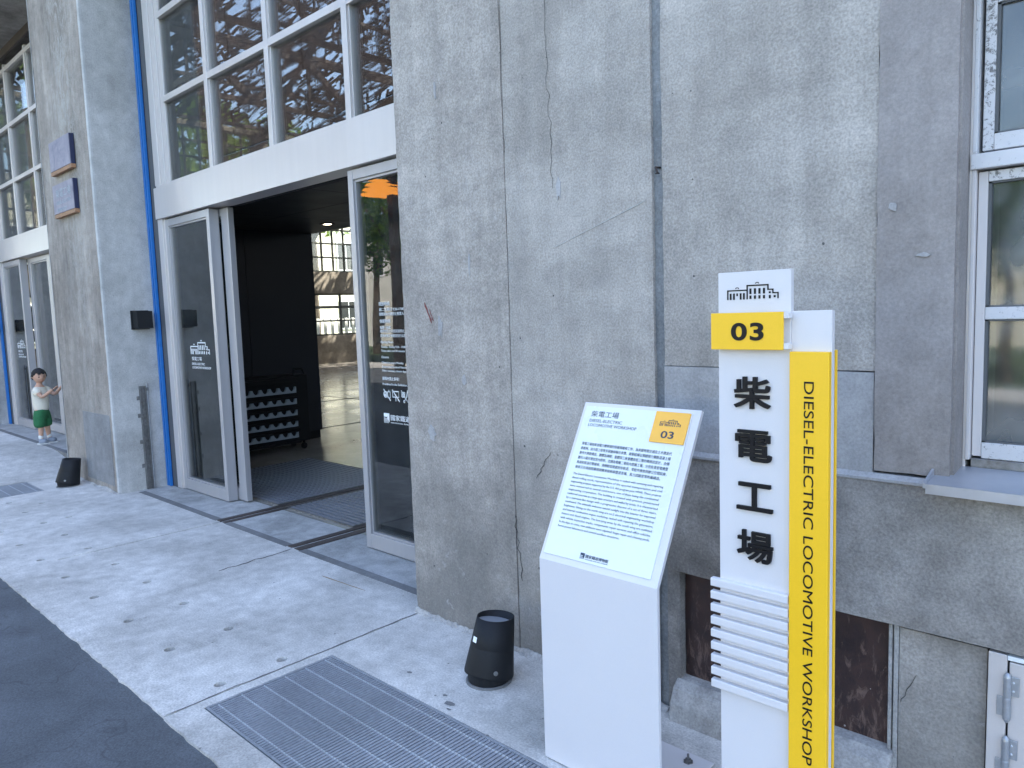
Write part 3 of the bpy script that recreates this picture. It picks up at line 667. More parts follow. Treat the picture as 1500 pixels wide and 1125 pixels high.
def entrance(dx, n, z0):
    t = thing('glazed_entrance', ['silver framed glass entrance with its sliding doors standing open', 'silver framed glass entrance beside the child with its doors closed'][n], 'entrance', (-4.9+dx, 2.8, z0), 'glazed entrances of the workshop')
    X = lambda x: x+dx
    def bx(nm, x0, x1, y0, y1, za, zb, mat='alu', bv=.002): return box(nm, M[mat], t, X(x0), X(x1), y0, y1, za, zb, bv)
    bx('door_jamb', -6.893, -6.80, 2.752, 2.87, z0, 2.419); bx('door_jamb', -6.799, -6.775, 2.768, 2.87, z0, 2.419)
    bx('beam', -6.893, -2.905, 2.737, 2.90, 2.42, 2.690); bx('beam_lip', -6.85, -2.905, 2.744, 2.90, 2.6905, 2.707)
    for i, (a, c, y) in enumerate(((-6.87, -6.76, 2.745), (-6.758, -6.68, 2.758), (-6.678, -6.60, 2.770), (-3.12, -2.905, 2.758))): bx('frame_jamb', a, c, y, 2.86, 2.7075, 4.83)
    ms = (-5.812, -4.878, -3.944)
    for m in ms:
        bx('mullion', m, m+.056, 2.752, 2.85, 2.708, 4.83); bx('glazing_bead', m+.0565, m+.070, 2.768, 2.80, 2.708, 4.83, 'alu', 0); bx('glazing_bead', m-.014, m-.0005, 2.768, 2.80, 2.708, 4.83, 'alu', 0)
    edges = [-6.60] + [m for m in ms] + [-3.12]
    zr = (3.372, 4.056, 4.74)
    for k in range(4):
        a = edges[k] + (.056 if k else 0); c = edges[k+1]
        for z in zr: bx('glazing_bar', a+.0005, c-.0005, 2.7535, 2.85, z, z+.050)
        zs = [2.708, 3.372, 4.056, 4.74]
        for q in range(3): bx('pane', a, c, 2.786, 2.794, zs[q]+(.050 if q else 0), zs[q+1], 'glass_up', 0)
    zt = 2.408
    if n == 0:
        A = leaf_door(t, X(-6.774), X(-5.922), 2.768, 2.852, z0+.006, zt, 'fixed_door')
        leaf_door(t, X(-6.70), X(-5.775), 2.8565, 2.905, z0+.012, zt, 'sliding_door', st=.122)
        Bd = leaf_door(t, X(-3.985), X(-3.06), 2.768, 2.852, z0+.006, zt, 'fixed_door'); leaf_door(t, X(-4.0+.09), X(-3.0), 2.8565, 2.905, z0+.012, zt, 'sliding_door', st=.122)
    else:
        A = leaf_door(t, X(-6.774), X(-5.922), 2.768, 2.852, z0+.006, zt, 'fixed_door'); leaf_door(t, X(-5.90), X(-4.95), 2.8565, 2.905, z0+.012, zt, 'sliding_door', st=.122)
        leaf_door(t, X(-4.945), X(-3.99), 2.8565, 2.905, z0+.012, zt, 'sliding_door', st=.122); Bd = leaf_door(t, X(-3.985), X(-3.06), 2.768, 2.852, z0+.006, zt, 'fixed_door')
    bx('door_jamb', -3.055, -2.905, 2.768, 2.87, z0, 2.419)
    yg = 2.797
    emblem((X(-6.51), yg, 1.228), RX, UZ, .37, M['vinyl'], A, h=.125)
    text('柴電工場', .036, (X(-6.495), yg, 1.176), RX, UZ, M['vinyl'], A, fit=.19)
    text('DIESEL-ELECTRIC', .028, (X(-6.50), yg, 1.135), RX, UZ, M['vinyl'], A, fit=.25); text('LOCOMOTIVE WORKSHOP', .028, (X(-6.498), yg, 1.103), RX, UZ, M['vinyl'], A, fit=.36)
    L_ = [('開放時間', 1.567, .026, .105), ('週二至週日 9:30-17:00', 1.534, .022, .245), ('閉館前30分鐘停止售票入場', 1.506, .022, .262), ('休館時間', 1.461, .026, .105), ('每週一休館', 1.424, .021, .105),
          ('政府公告之天然災害停止上班日', 1.402, .021, .30), ('其他必要之休館日另行公告', 1.374, .021, .25), ('Opening Hours', 1.336, .021, .125), ('Tuesday - Sunday 9:30 - 17:00', 1.307, .018, .24), ('Ticket sales end 30 minutes before closing', 1.283, .018, .36),
          ('Closures', 1.243, .021, .073), ('Closed on every Monday', 1.210, .018, .215), ('Government Declared Natural Disaster Days', 1.184, .018, .36), ('Other necessary closure days will be announced', 1.160, .018, .39), ('展場內禁止事項！', 1.108, .024, .165), ('Prohibited in the Exhibition Area', 1.076, .019, .285)]
    for s_, z, sz, f in L_: text(s_, sz, (X(-3.765), yg, z), RX, UZ, M['vinyl'], Bd, fit=f, res=2)
    ic = MB()
    def ring(cx, cz, r_, w=.006, k=14):
        for i in range(k):
            a0, a1 = 2*math.pi*i/k, 2*math.pi*(i+1)/k
            ic.bar((cx+r_*math.cos(a0), yg, cz+r_*math.sin(a0)), (cx+r_*math.cos(a1), yg, cz+r_*math.sin(a1)), .0008, w)
    def seg(x0_, z0_, x1_, z1_, w=.006): ic.bar((x0_, yg, z0_), (x1_, yg, z1_), .0008, w)
    bx0 = X(-3.76)
    ring(bx0+.018, 1.018, .018); seg(bx0+.005, 1.018, bx0+.032, 1.018); seg(bx0+.005, 1.010, bx0+.032, 1.010); seg(bx0+.04, .998, bx0+.04, 1.035); seg(bx0+.04, 1.035, bx0+.066, 1.035); seg(bx0+.066, 1.035, bx0+.066, .998); seg(bx0+.04, .998, bx0+.066, .998); seg(bx0+.053, 1.035, bx0+.053, 1.047); seg(bx0, 1.05, bx0+.066, .98)
    c0 = bx0+.09
    seg(c0, 1.005, c0, 1.04); seg(c0, 1.04, c0+.06, 1.04); seg(c0+.06, 1.04, c0+.06, 1.005); seg(c0, 1.005, c0+.06, 1.005); seg(c0+.03, 1.005, c0+.03, .98, .010); seg(c0-.003, 1.05, c0+.066, .978)
    c0 = bx0+.18
    seg(c0, 1.01, c0, 1.038); seg(c0, 1.038, c0+.03, 1.038); seg(c0+.03, 1.038, c0+.03, 1.01); seg(c0, 1.01, c0+.03, 1.01); ring(c0+.015, 1.024, .008); seg(c0+.055, 1.045, c0+.045, 1.01); seg(c0+.045, 1.01, c0+.022, .985); seg(c0+.03, 1.005, c0+.06, .978); ring(c0+.06, 1.045, .005); ring(c0+.02, .983, .006); seg(c0-.006, 1.05, c0+.06, .975, .004)
    ic.build('prohibition_icons', M['vinyl'], Bd)
    museum_logo((X(-3.77), yg, .838), RX, UZ, .062, M['vinyl'], Bd, total=.40)
entrance(0, 0, 0); entrance(-5.55, 1, .14)
# ------------------------------------------------------------------ hall interior
struct(sheet('hall_floor', M['polished'], -21.4, 4, 2.93, 24, -.001, (10, 10)))
for (y, x) in ((None, -11.72), (None, -8.9)): struct(box('floor_joint', M['dark'], None, x-.02, x+.02, 4.5, 23, -.02, .0015))
struct(box('floor_joint', M['dark'], None, -21, 0, 7.9, 7.93, -.02, .0015))
struct(box('floor_joint', M['dark'], None, -21, 0, 12.9, 12.93, -.02, .0015))
for (x0, x1, lab) in ((-7.05, -5.49, 'wide slatted entrance mat behind the left glass door'), (-5.32, -4.455, 'slatted entrance mat between the two flush rails'), (-4.27, -3.0, 'slatted entrance mat behind the right glass door')):
    t = thing('entrance_mat', lab, 'mat', ((x0+x1)/2, 3.6, 0), 'slatted mats inside the entrance')
    box('mat_frame', M['dark'], t, x0, x1, 2.98, 4.22, -.02, .003)
    b = MB(); b.box(x0-.012, x0, 2.97, 4.23, -.01, .010); b.box(x1, x1+.012, 2.97, 4.23, -.01, .010); b.box(x0, x1, 4.22, 4.23, -.01, .010); b.box(x0, x1, 2.97, 2.98, -.01, .010); b.build('mat_edge', M['steel_worn'], t)
    me = None
    for k in range(25):
        y = 2.986+k*.0494
        if me is None:
            o = box('slat', M['matslat'], t, x0, x1, y, y+.030, .003, .012); me = o.data
        else:
            o = bpy.data.objects.new('slat', me); COL.objects.link(o); adopt(o, t); o.location = (0, k*.0494, 0)
t = thing('navy_partition', 'dark navy partition wall behind the literature rack', 'partition', (-8.3, 4, 0))
box('partition_panel', M['night'], t, -8.30, -8.2, 2.93, 4.225, .10, 2.548); box('partition_panel', M['night'], t, -8.30, -8.2, 4.232, 5.12, .10, 2.548); box('partition_base', M['black'], t, -8.29, -8.22, 2.95, 5.10, 0, .10)
box('partition_front', M['night'], t, -8.2, -6.95, 2.935, 2.96, .0, 4.9)
t = thing('vestibule_ceiling', 'low dark panelled ceiling over the entrance', 'ceiling', (-6, 4, 2.55))
for (x0, x1) in ((-8.3, -7.02), (-7.01, -5.42), (-5.41, -3.8), (-3.79, -1.6)):
    for (y0, y1) in ((2.98, 4.04), (4.05, 5.12)): box('ceiling_panel', M['night2'], t, x0, x1, y0, y1, 2.551, 2.60, .002)
box('ceiling_backing', M['dark'], t, -8.3, -1.6, 2.96, 5.12, 2.601, 2.66); box('fascia', M['cream'], t, -8.3, -1.6, 5.122, 5.16, 2.55, 2.86)
box('door_operator', M['black'], t, -6.9, -3.0, 2.925, 2.975, 2.42, 2.62, .004); box('sensor_bar', M['alu_dark'], t, -5.3, -4.7, 2.99, 3.05, 2.52, 2.549, .004)
t = thing('downlight', 'small round lit downlight in the dark entrance ceiling', 'lamp', (-7.30, 4.77, 2.55))
MB().lathe([(.085, 2.545), (.085, 2.551), (.055, 2.551), (.055, 2.545)], 28, Matrix.Translation((-7.30, 4.77, 0)), cap=False).build('trim_ring', M['black'], t)
MB().lathe([(.085, 2.5445), (.050, 2.544)], 28, Matrix.Translation((-7.30, 4.77, 0)), cap=False).build('trim_face', M['black'], t)
MB().lathe([(.05, 2.548), (.05, 2.550)], 24, Matrix.Translation((-7.30, 4.77, 0))).build('lamp_disc', M['led'], t)
# rack
t = thing('literature_rack', 'black rack on castors with five rows of grey cups', 'rack', (-7.7, 4.1, 0))
box('rack_frame', M['black'], t, -7.98, -7.64, 3.70, 4.60, .10, .865, .004)
for z in (.80, .67, .54, .412, .285, .155): box('shelf_edge', M['black'], t, -7.64, -7.59, 3.74, 4.46, z-.065 if z < .8 else z, z-.045 if z < .8 else z+.04, .002)
for k in range(5):
    z = .668-k*.1285
    tr = MB(); n = 6; y0, y1 = 3.785, 4.435; w_ = (y1-y0)/n; N = 10
    # wavy topped front strip and six cup hollows
    top = []
    for i in range(n):
        for q in range(N+1):
            a = q/N; yy = y0+w_*(i+a); d = math.sin(math.pi*min(max((a-.12)/.76, 0), 1))
            top.append((yy, z+.070-.050*d**.6))
    poly = [(y0, z)] + [(y1, z)]
    base = len(tr.v)
    for (yy, zz) in top: tr.v += [(-7.605, yy, z), (-7.605, yy, zz), (-7.635, yy, zz), ]
    for i in range(len(top)-1):
        q = base+3*i; tr.f += [(q, q+3, q+4, q+1), (q+1, q+4, q+5, q+2)]
    T_ = tr.build('tray', M['tray'], t)
    for i in range(n):
        cy_ = y0+w_*(i+.5)
        MB().lathe([(w_*.40, z+.004), (w_*.42, z+.074)], 14, Matrix.Translation((-7.662, cy_, 0)), cap=False).build('cup', M['black'], T_)  # cups coloured black: the shade of their hollows is put into the colour
    box('tray_back', M['black'], T_, -7.70, -7.695, y0, y1, z, z+.085)
MB().tube([(-7.70, 4.47, .86), (-7.70, 4.475, .93), (-7.70, 4.58, .93), (-7.70, 4.60, .88), (-7.70, 4.60, .3)], .014, 8).build('push_handle', M['black'], t)
for y in (3.78, 4.54):
    for x in (-7.92, -7.68):
        MB().lathe([(.035, -.012), (.035, .012)], 16, Matrix.Translation((x, y, .036)) @ Matrix.Rotation(math.pi/2, 4, 'Y')).build('castor', M['black'], t)
        box('castor_fork', M['black'], t, x-.02, x+.02, y-.006, y+.006, .04, .10)
# end wall
t = thing('hall_end_wall', 'far end wall of the hall with gridded steel windows', 'wall', (-21.4, 12, 0))
XE = -21.4
box('wall_base', M['endwall'], t, XE-.3, XE, 2.9, 24, 0, .93); box('wall_band', M['endwall'], t, XE-.3, XE, 2.9, 24, 2.31, 3.02); box('wall_head', M['endwall'], t, XE-.3, XE, 2.9, 24, 7.08, 7.22)
for y in (2.9, 7.2, 11.5, 15.9, 20.2, 23.5): box('column', M['endwall'], t, XE-.28, XE+.12, y, y+.45, 0.94 if False else .0, 7.2)
y = 3.0; bars = []
me = None
for k in range(47):
    o = box('window_bar', M['bar'], t, XE-.16, XE-.11, y+k*.43, y+k*.43+.055, 3.02, 7.08) if me is None else None
    if me is None: me = o.data
    else:
        o = bpy.data.objects.new('window_bar', me); COL.objects.link(o); adopt(o, t); o.location = (0, k*.43, 0)
for k in range(9): box('window_bar', M['bar'], t, XE-.165, XE-.105, 2.95, 23.5, 3.02+k*.455, 3.02+k*.455+.05)
for k in range(14): box('window_bar', M['bar'], t, XE-.16, XE-.11, 3.0+k*1.435-.12, 3.0+k*1.435-.05, .93, 2.31)
for z in (.93, 1.385, 1.82, 2.26): box('window_bar', M['bar'], t, XE-.165, XE-.105, 2.95, 23.5, z, z+(.09 if z == 1.82 else .05))
box('window_glass', M['glass_up'], t, XE-.14, XE-.135, 2.95, 23.5, .94, 2.30); box('window_glass', M['glass_up'], t, XE-.14, XE-.135, 2.95, 23.5, 3.03, 7.07)
t = thing('hall_back_wall', 'long inner concrete wall on the far side of the hall', 'wall', (-8, 24, 0))
box('wall_face', M['endwall'], t, XE, 4.3, 24.1, 24.4, 0, 4); box('wall_face', M['endwall'], t, XE, 4.3, 24.1, 24.4, 7.5, 11.2)
for k in range(9): box('column', M['endwall'], t, XE+.6+k*3, XE+1.1+k*3, 24.1, 24.4, 4, 7.5)
t = thing('hall_side_wall', 'inner concrete wall closing the near end of the hall', 'wall', (4.2, 13, 0)); box('wall_face', M['endwall'], t, 4.01, 4.3, 2.9, 24, 0, 11.2)
t = thing('roof', 'dark workshop roof with a sloping opening and added laths that make light streaks', 'roof', (-8, 13, 11.3))
box('roof_deck', M['rust'], t, -15.0, 12, 2.2, 25, 11.2, 11.4); box('roof_deck', M['rust'], t, -21.7, -15.0, 2.2, 4.6, 11.2, 11.4); box('roof_deck', M['rust'], t, -21.7, -15.0, 22, 25, 11.2, 11.4)
b = MB(); r = random.Random(12); SL = Vector((6.4, 0, 3.9)).normalized(); NL = Vector((-SL.z, 0, SL.x))
for k in range(4300):
    u_ = r.uniform(0, 7.5); y = r.uniform(4.6, 22); a = r.choice((.95, 1.1, 1.2, -1.0))+r.uniform(-.2, .2); l = r.uniform(.25, .8)/2; w_ = r.uniform(.02, .05)
    c = Vector((-21.3, y, 7.25)) + SL*u_ + NL*r.uniform(0, .06); d = SL*math.sin(a)+Vector((0, math.cos(a), 0)); e = d.cross(NL); i0 = len(b.v)
    b.v += [tuple(c-d*l-e*w_), tuple(c+d*l-e*w_), tuple(c+d*l+e*w_), tuple(c-d*l+e*w_)]; b.f.append((i0, i0+1, i0+2, i0+3))
mark(b.build('added_lath_screen', M['lattice'], t), kind='stuff')  # laths added so the sky between them reads as bright streaks
for k in range(6): c = Vector((-21.3, 0, 7.25))+SL*(.1+k*1.45)+NL*-.08; MB().bar((c.x, 4.6, c.z), (c.x, 22, c.z), .09).build('purlin', M['rust'], t)
for k in range(6): MB().bar((-21.3, 5.2+k*3.3, 7.05), (-14.9, 5.2+k*3.3, 10.95), .13).build('rafter', M['rust'], t)
for i, (x, zb_, zt_) in enumerate(((-18.6, 7.25, 8.5), (-15.4, 7.9, 10.3))):
    t = thing('roof_truss', ('dark steel roof truss nearest the end windows', 'second dark steel roof truss, nearer the entrance')[i], 'truss', (x, 13, 8), 'steel trusses under the hall roof')
    box('top_chord', M['rust'], t, x-.06, x+.06, 3, 24, zt_, zt_+.13); box('bottom_chord', M['rust'], t, x-.06, x+.06, 3, 24, zb_-.12, zb_)
    for k in range(6):
        y0 = 3.3+k*3.4; MB().bar((x, y0, zb_), (x, y0+1.7, zt_), .15).build('web_member', M['rust'], t); MB().bar((x, y0+1.7, zt_), (x, y0+3.4, zb_), .15).build('web_member', M['rust'], t); MB().bar((x, y0+1.7, zb_), (x, y0+1.7, zt_), .07).build('web_member', M['rust'], t)
for i, y in enumerate((7.4, 13.3)):
    t = thing('strip_light', ('long white strip light hanging under the trusses, nearer the entrance', 'long white strip light hanging under the trusses, farther from the entrance')[i], 'lamp', (-17, y, 7), 'strip lights under the trusses')
    box('light_housing', M['vinyl'], t, -18.4, -15.6, y-.05, y+.05, 6.75, 6.81)
    for x in (-18, -16.3): MB().tube([(x, y, 6.81), (x, y, 7.9)], .01, 6).build('suspension_rod', M['bar'], t)
# ------------------------------------------------------------------ beyond the hall and across the street
def house(name, lab, x0, x1, y0, y1, h, mat, face, win=(1.1, 1.5, 2.6), arch=False):
    t = thing(name, lab, 'building', ((x0+x1)/2, (y0+y1)/2, 0))
    box('wall', mat, t, x0, x1, y0, y1, -.3, h); box('roof', M['patch'], t, x0-.2, x1+.2, y0-.2, y1+.2, h, h+.25)
    ww, wh, st = win
    for fl in range(max(1, int(h//3))):
        z = .9+fl*3
        if face == '+x':
            k = y0+1
            while k < y1-1.5:
                f = box('window', M['vinyl'], t, x1, x1+.05, k, k+ww, z, z+wh); box('pane', M['winglass_dark'], f, x1+.05, x1+.06, k+.08, k+ww/2-.03, z+.08, z+wh-.08); box('pane', M['winglass_dark'], f, x1+.05, x1+.06, k+ww/2+.03, k+ww-.08, z+.08, z+wh-.08); k += st
        else:
            k = x0+1
            while k < x1-1.5:
                f = box('window', M['vinyl'], t, k, k+ww, y1, y1+.05, z, z+wh); box('pane', M['winglass_dark'], f, k+.08, k+ww/2-.03, y1+.05, y1+.06, z+.08, z+wh-.08); box('pane', M['winglass_dark'], f, k+ww/2+.03, k+ww-.08, y1+.05, y1+.06, z+.08, z+wh-.08); k += st
    return t
house('cream_building', 'sunlit cream building seen through the end windows of the hall', -40, -33, 3, 40, 7.0, M['cream'], '+x', (1.1, 1.5, 3.6))
house('white_building', 'long sunlit white building across the street, reflected in the door glass', -62, -14, -30, -22, 6.3, M['whitewash'], '+y')
house('low_building', 'low cream building across the street behind the camera', -11, 14, -32, -26, 4.0, M['cream'], '+y')
t = thing('white_fence', 'white picket fence outside the end windows', 'fence', (-26, 14, 0))
box('fence_rail', M['whitewash'], t, -26.05, -26, 6, 26, 1.40, 1.46); box('fence_rail', M['whitewash'], t, -26.05, -26, 6, 26, .5, .56)
for k in range(60): box('picket', M['whitewash'], t, -26, -25.96, 6+k*.33, 6.12+k*.33, -.3, 1.5)
def tree(x, y, h, rad, lab, mat='leaf', n=2600, seed=0, trunk_h=None, grp='trees across the street', zb=-.3):
    r = random.Random(seed); t = thing('leafy_tree', lab, 'tree', (x, y, zb), grp)
    th = trunk_h or h*.42; b = MB(); p = Vector((x, y, zb)); rr = .16*h/6; pts = [p.copy()]
    for k in range(4): p = p+Vector((r.uniform(-.15, .15), r.uniform(-.15, .15), th/4)); pts.append(p.copy())
    for i in range(4): b.lathe([(rr*(1-.12*i), 0), (rr*(1-.12*(i+1)), (pts[i+1]-pts[i]).length+.02)], 9, Matrix.Translation(pts[i]) @ (pts[i+1]-pts[i]).to_track_quat('Z', 'Y').to_matrix().to_4x4())
    cl = []
    for k in range(9):
        a = r.uniform(0, 6.28); e = Vector((x+math.cos(a)*rad*r.uniform(.2, .75), y+math.sin(a)*rad*r.uniform(.2, .75), zb+th+(h-th)*r.uniform(.1, .85)))
        b.bar(pts[-1], e, rr*.4); cl.append((e, rad*r.uniform(.35, .6)))
    b.build('trunk', M['trunk'], t)
    c = MB()
    for k in range(n):
        e, q = r.choice(cl); d = Vector((r.gauss(0, 1), r.gauss(0, 1), r.gauss(0, .8))).normalized()*q*r.uniform(.35, 1.05)**.6; o = e+d
        a = Vector((r.gauss(0, 1), r.gauss(0, 1), r.gauss(0, 1))).normalized(); s_ = a.orthogonal().normalized(); l = r.uniform(.06, .13)*h/6+.02; i0 = len(c.v)
        c.v += [tuple(o-a*l), tuple(o+s_*l*.5), tuple(o+a*l), tuple(o-s_*l*.5)]; c.f.append((i0, i0+1, i0+2, i0+3))
    c.build('crown', M[mat], t)
TR = [(-30, -16.5, 8.4, 3.0), (-25.5, -14.6, 7.4, 2.8), (-21, -16, 7.8, 3.0), (-17.2, -13.4, 6.6, 2.6), (-13.5, -14.2, 5.2, 2.2), (-9.6, -13, 4.6, 2.0), (-6.4, -14.3, 5.6, 2.3), (-3.1, -13, 4.9, 2.3), (1.8, -14, 4.6, 2.2)]
pos = ['farthest left', 'second from the left', 'third from the left', 'fourth from the left', 'fifth from the left', 'sixth from the left', 'third from the right', 'second from the right', 'farthest right']
for i, (x, y, h_, rd) in enumerate(TR): tree(x, y, h_, rd, 'leafy street tree reflected in the glass, ' + pos[i], 'leaf' if i % 2 else 'leaf2', 3000, i, h_*.55)
TB = [(-30, 9, 11), (-29.5, 12.5, 10), (-30.5, 15.5, 11.5), (-29.8, 18.5, 10.5)]
for i, (x, y, h_) in enumerate(TB): tree(x, y, h_, 2.3, 'yellow green tree beyond the hall end windows, ' + ('leftmost', 'second from left', 'second from right', 'rightmost')[i], 'leaf2', 2600, 30+i, h_*.5, 'trees beyond the end windows')
t = thing('added_walkway', 'added brown walkway block over the street, darkening the reflection in the upper glass', 'reflection screen', (-34, -6.8, 0))  # invented, unseen block that keeps sky out of the upper pane reflections
box('deck', M['rust'], t, -66, -11.5, -8.2, -5.4, 6.3, 6.5); box('roof', M['rust'], t, -66, -11.5, -8.4, -5.2, 11.6, 11.8)
for k in range(27): box('side_panel', M['rust'], t, -65.5+k*2, -63.55+k*2, -5.50, -5.42, 6.55, 11.5)
for k in range(7): box('post', M['rust'], t, -64+k*8, -63.8+k*8, -6.9, -6.7, -.3, 6.3)
t = thing('pendant_lamp', 'amber glowing louvred lamp hanging under the added walkway, reflected in the right glass door', 'lamp', (-16.0, -6.6, 5.0))
for k, (w_, z_) in enumerate(((.50, 4.66), (.38, 4.77), (.25, 4.88), (.13, 4.99))): MB().prism([(-16.0-w_, z_), (-16.0+w_, z_), (-16.0+w_-.10, z_+.060), (-16.0-w_+.10, z_+.060)], 'y', -7.0, -6.2).build('lamp_louvre', M['pendant'], t)
MB().tube([(-16.0, -6.6, 5.0), (-16.0, -6.6, 6.3)], .03, 6).build('cord', M['bar'], t)
# ------------------------------------------------------------------ pavement grates
def grate(x0, x1, y0, y1, lab, tilt=None):
    t = thing('floor_grate', lab, 'grate', (x1, (y0+y1)/2, 0), 'steel drain grates in the pavement')
    f = MB(); f.box(x0, x0+.010, y0, y1, -.035, .001); f.box(x1-.010, x1, y0, y1, -.035, .001); f.box(x0+.010, x1-.010, y0, y0+.010, -.035, .001); f.box(x0+.010, x1-.010, y1-.010, y1, -.035, .001)
    f.build('grate_frame', M['grate'], t)
    b = MB(); n = int((x1-x0-.03)/.0165)
    for k in range(n): x = x0+.015+k*.0165; b.box(x, x+.0108, y0+.012, y1-.012, -.03, -.001)
    mark(b.build('bearing_bars', M['grate'], t), kind='stuff')
    for k in range(6):
        y = y0+.045+k*(y1-y0-.09)/5; rb = MB(); m = int((x1-x0-.03)/.0165)
        for q in range(m): x = x0+.015+q*.0165; rb.prism([(x, y-.0022), (x+.0125, y-.0032), (x+.0125, y+.0022), (x, y+.0032)], 'z', -.006, .0012)
        rb.build('cross_rod', M['rod'], t)
    box('pit_floor', M['dark'], t, x0, x1, y0, y1, -.13, -.12)
    return t
grate(-2.815, -.71, 1.163, 1.738, 'large ribbed steel drain grate in front of the info sign')
g2 = grate(-8.42, -7.84, 1.30, 1.91, 'short drain grate at the left edge of the pavement')
# ------------------------------------------------------------------ uplights
def uplight(x, y, lab, z=0):
    t = thing('ground_uplight', lab, 'lamp', (x, y, z), 'black conical uplights at the wall foot')
    MB().lathe([(.096, z), (.095, z+.005), (.090, z+.008)], 36, Matrix.Translation((x, y, 0))).build('base_gasket', M['strip'], t)
    MB().lathe([(.086, 0), (.088, .055)], 40, Matrix.Translation((x, y, z+.006))).build('base_collar', M['black'], t, .002)
    T = Matrix.Translation((x, y, z+.028)) @ Matrix.Rotation(math.radians(-13), 4, 'X')
    b = MB(); n = 48; prof = [(.1015, .0), (.1025, .008), (.0905, .108), (.0900, .110), (.0905, .112), (.077, .232)]
    hs = []
    for k, (r_, z_) in enumerate(prof):
        for i in range(n):
            a = 2*math.pi*i/n; zz = z_ + (.010*math.sin(a) if k == len(prof)-1 else 0); b.v.append(tuple(T @ Vector((r_*math.cos(a), r_*math.sin(a), zz))))
    for k, (r_, z_) in enumerate(((.073, .232), (.070, .19))):
        for i in range(n):
            a = 2*math.pi*i/n; zz = z_+(.010*math.sin(a) if k == 0 else 0); b.v.append(tuple(T @ Vector((r_*math.cos(a), r_*math.sin(a), zz))))
    for k in range(len(prof)+1):
        for i in range(n): b.f.append((k*n+i, k*n+(i+1) % n, (k+1)*n+(i+1) % n, (k+1)*n+i))
    b.f.append(tuple(range(n))[::-1])
    b.build('lamp_body', M['black'], t, smooth=True)
    MB().lathe([(.0705, .208), (.0705, .212)], 32, T).build('lens', M['lens'], t)
    # sticker and adjusting screw face the street
    q = MB()
    ang0 = math.radians(-112)
    for a in (0, .30):
        for z_ in (.128, .150):
            r_ = .0905-(z_-.112)*.1125+.0012; aa = ang0+a; q.v.append(tuple(T @ Vector((r_*math.cos(aa), r_*math.sin(aa), z_))))
    q.f.append((0, 2, 3, 1)); L1 = q.build('rating_label', M['vinyl'], t)
    MB().lathe([(.009, 0), (.009, .004), (.004, .005)], 16, T @ Matrix.Translation((.099*math.cos(-.55), .099*math.sin(-.55), .030)) @ Vector((math.cos(-.55), math.sin(-.55), 0)).to_track_quat('Z', 'Y').to_matrix().to_4x4()).build('adjusting_screw', M['steel_worn'], t)
uplight(-2.118, 2.035, 'near black conical uplight with white label at the wall foot')
uplight(-7.86, 2.12, 'far black conical uplight at the foot of the pier', .0)
# ------------------------------------------------------------------ info lectern
t = thing('info_lectern', 'white freestanding information lectern with sloping text panel and amber 03 tag', 'sign', (-1.366, 1.9, 0))
x0, x1 = -1.591, -1.141; TH = .014
yA, zA, yB, zB = 1.778, .693, 2.045, 1.180
nrm = Vector((0, -(zB-zA), (yB-yA))).normalized()
prof = [(yA, .004), (yA, zA), (yB, zB), (yB+TH*.9, zB-TH*.45), (yA+TH, zA-.004), (yA+TH, .004)]
MB().prism(prof, 'x', x0, x1).build('body', M['white'], t, .0015)
MB().prism([(yA+TH+.001, .006), (yA+TH+.001, .62), (1.86, .62), (1.86, .006)], 'x', x0+.08, x1-.08).build('rear_stiffener', M['white'], t, .002)
box('base_plate', M['white'], t, x0, x1+.003, 1.80, 2.10, .002, .010, .003)
for (bx_, by_) in ((-1.205, 2.05), (-1.53, 2.05)):
    bo = MB().lathe([(.017, .010), (.017, .013), (.010, .0132), (.010, .021), (.0045, .0212), (.0045, .037), (.003, .038)], 6, Matrix.Translation((bx_, by_, 0))).build('anchor_bolt', M['steel_worn'], t)
upP = Vector((0, yB-yA, zB-zA)).normalized(); O = Vector((x0, yA, zA))
def LP(a, b_, off=0): return O + Vector((a, 0, 0)) + upP*b_ + nrm*off
def plate(name, mat, a0, a1, b0, b1, o0, o1, par, bev=.0008):
    m = MB(); m.v = [tuple(LP(a, b_, o)) for o in (o0, o1) for b_ in (b0, b1) for a in (a0, a1)]
    m.f = [(0, 2, 3, 1), (4, 5, 7, 6), (0, 1, 5, 4), (2, 6, 7, 3), (0, 4, 6, 2), (1, 3, 7, 5)]; return m.build(name, mat, par, bev)
sh = plate('face_sheet', M['sheet'], .014, .424, .021, .541, .0003, .0042, t)
tg = plate('number_tag', M['orange_tag'], .298, .421, .436, .5395, .0044, .0095, t)
LT = lambda s_, sz, a, b_, fit=None, **k: text(s_, sz, LP(a, b_, .0046), RX, upP, M['print'], sh, fit=fit, ext=.0002, res=2, **k)
LT('柴電工場', .0235, .044, .5045, .113); LT('DIESEL-ELECTRIC', .0150, .044, .4840, .133); LT('LOCOMOTIVE WORKSHOP', .0150, .043, .4680, .195)
CN = ['柴電工場為柴油電力機車頭的保養與維修工作，為美援時期交通及土木建設代', '表案例，由大陸工程等多家廠商聯合承攬，建築結構以預鑄預力鋼筋混凝土構', '築作大跨距構造，牆體為磚砌；量體採三座量體高低三階的階梯狀設計，由側', '牆引入陽光增加室內照明，北側為電機二場和內燃機工場，分別負責發電機暨', '馬達和柴油引擎維修，南側較低矮處則有軌道、零配件維修與辦公空間設施，', '後來又在南面陸續增建機車檢修庫暨清洗場、馬力試驗室等附屬構造。']
for i, s_ in enumerate(CN): LT(s_, .0118, .041, .4005-i*.0166, .348 if i < 5 else .330)
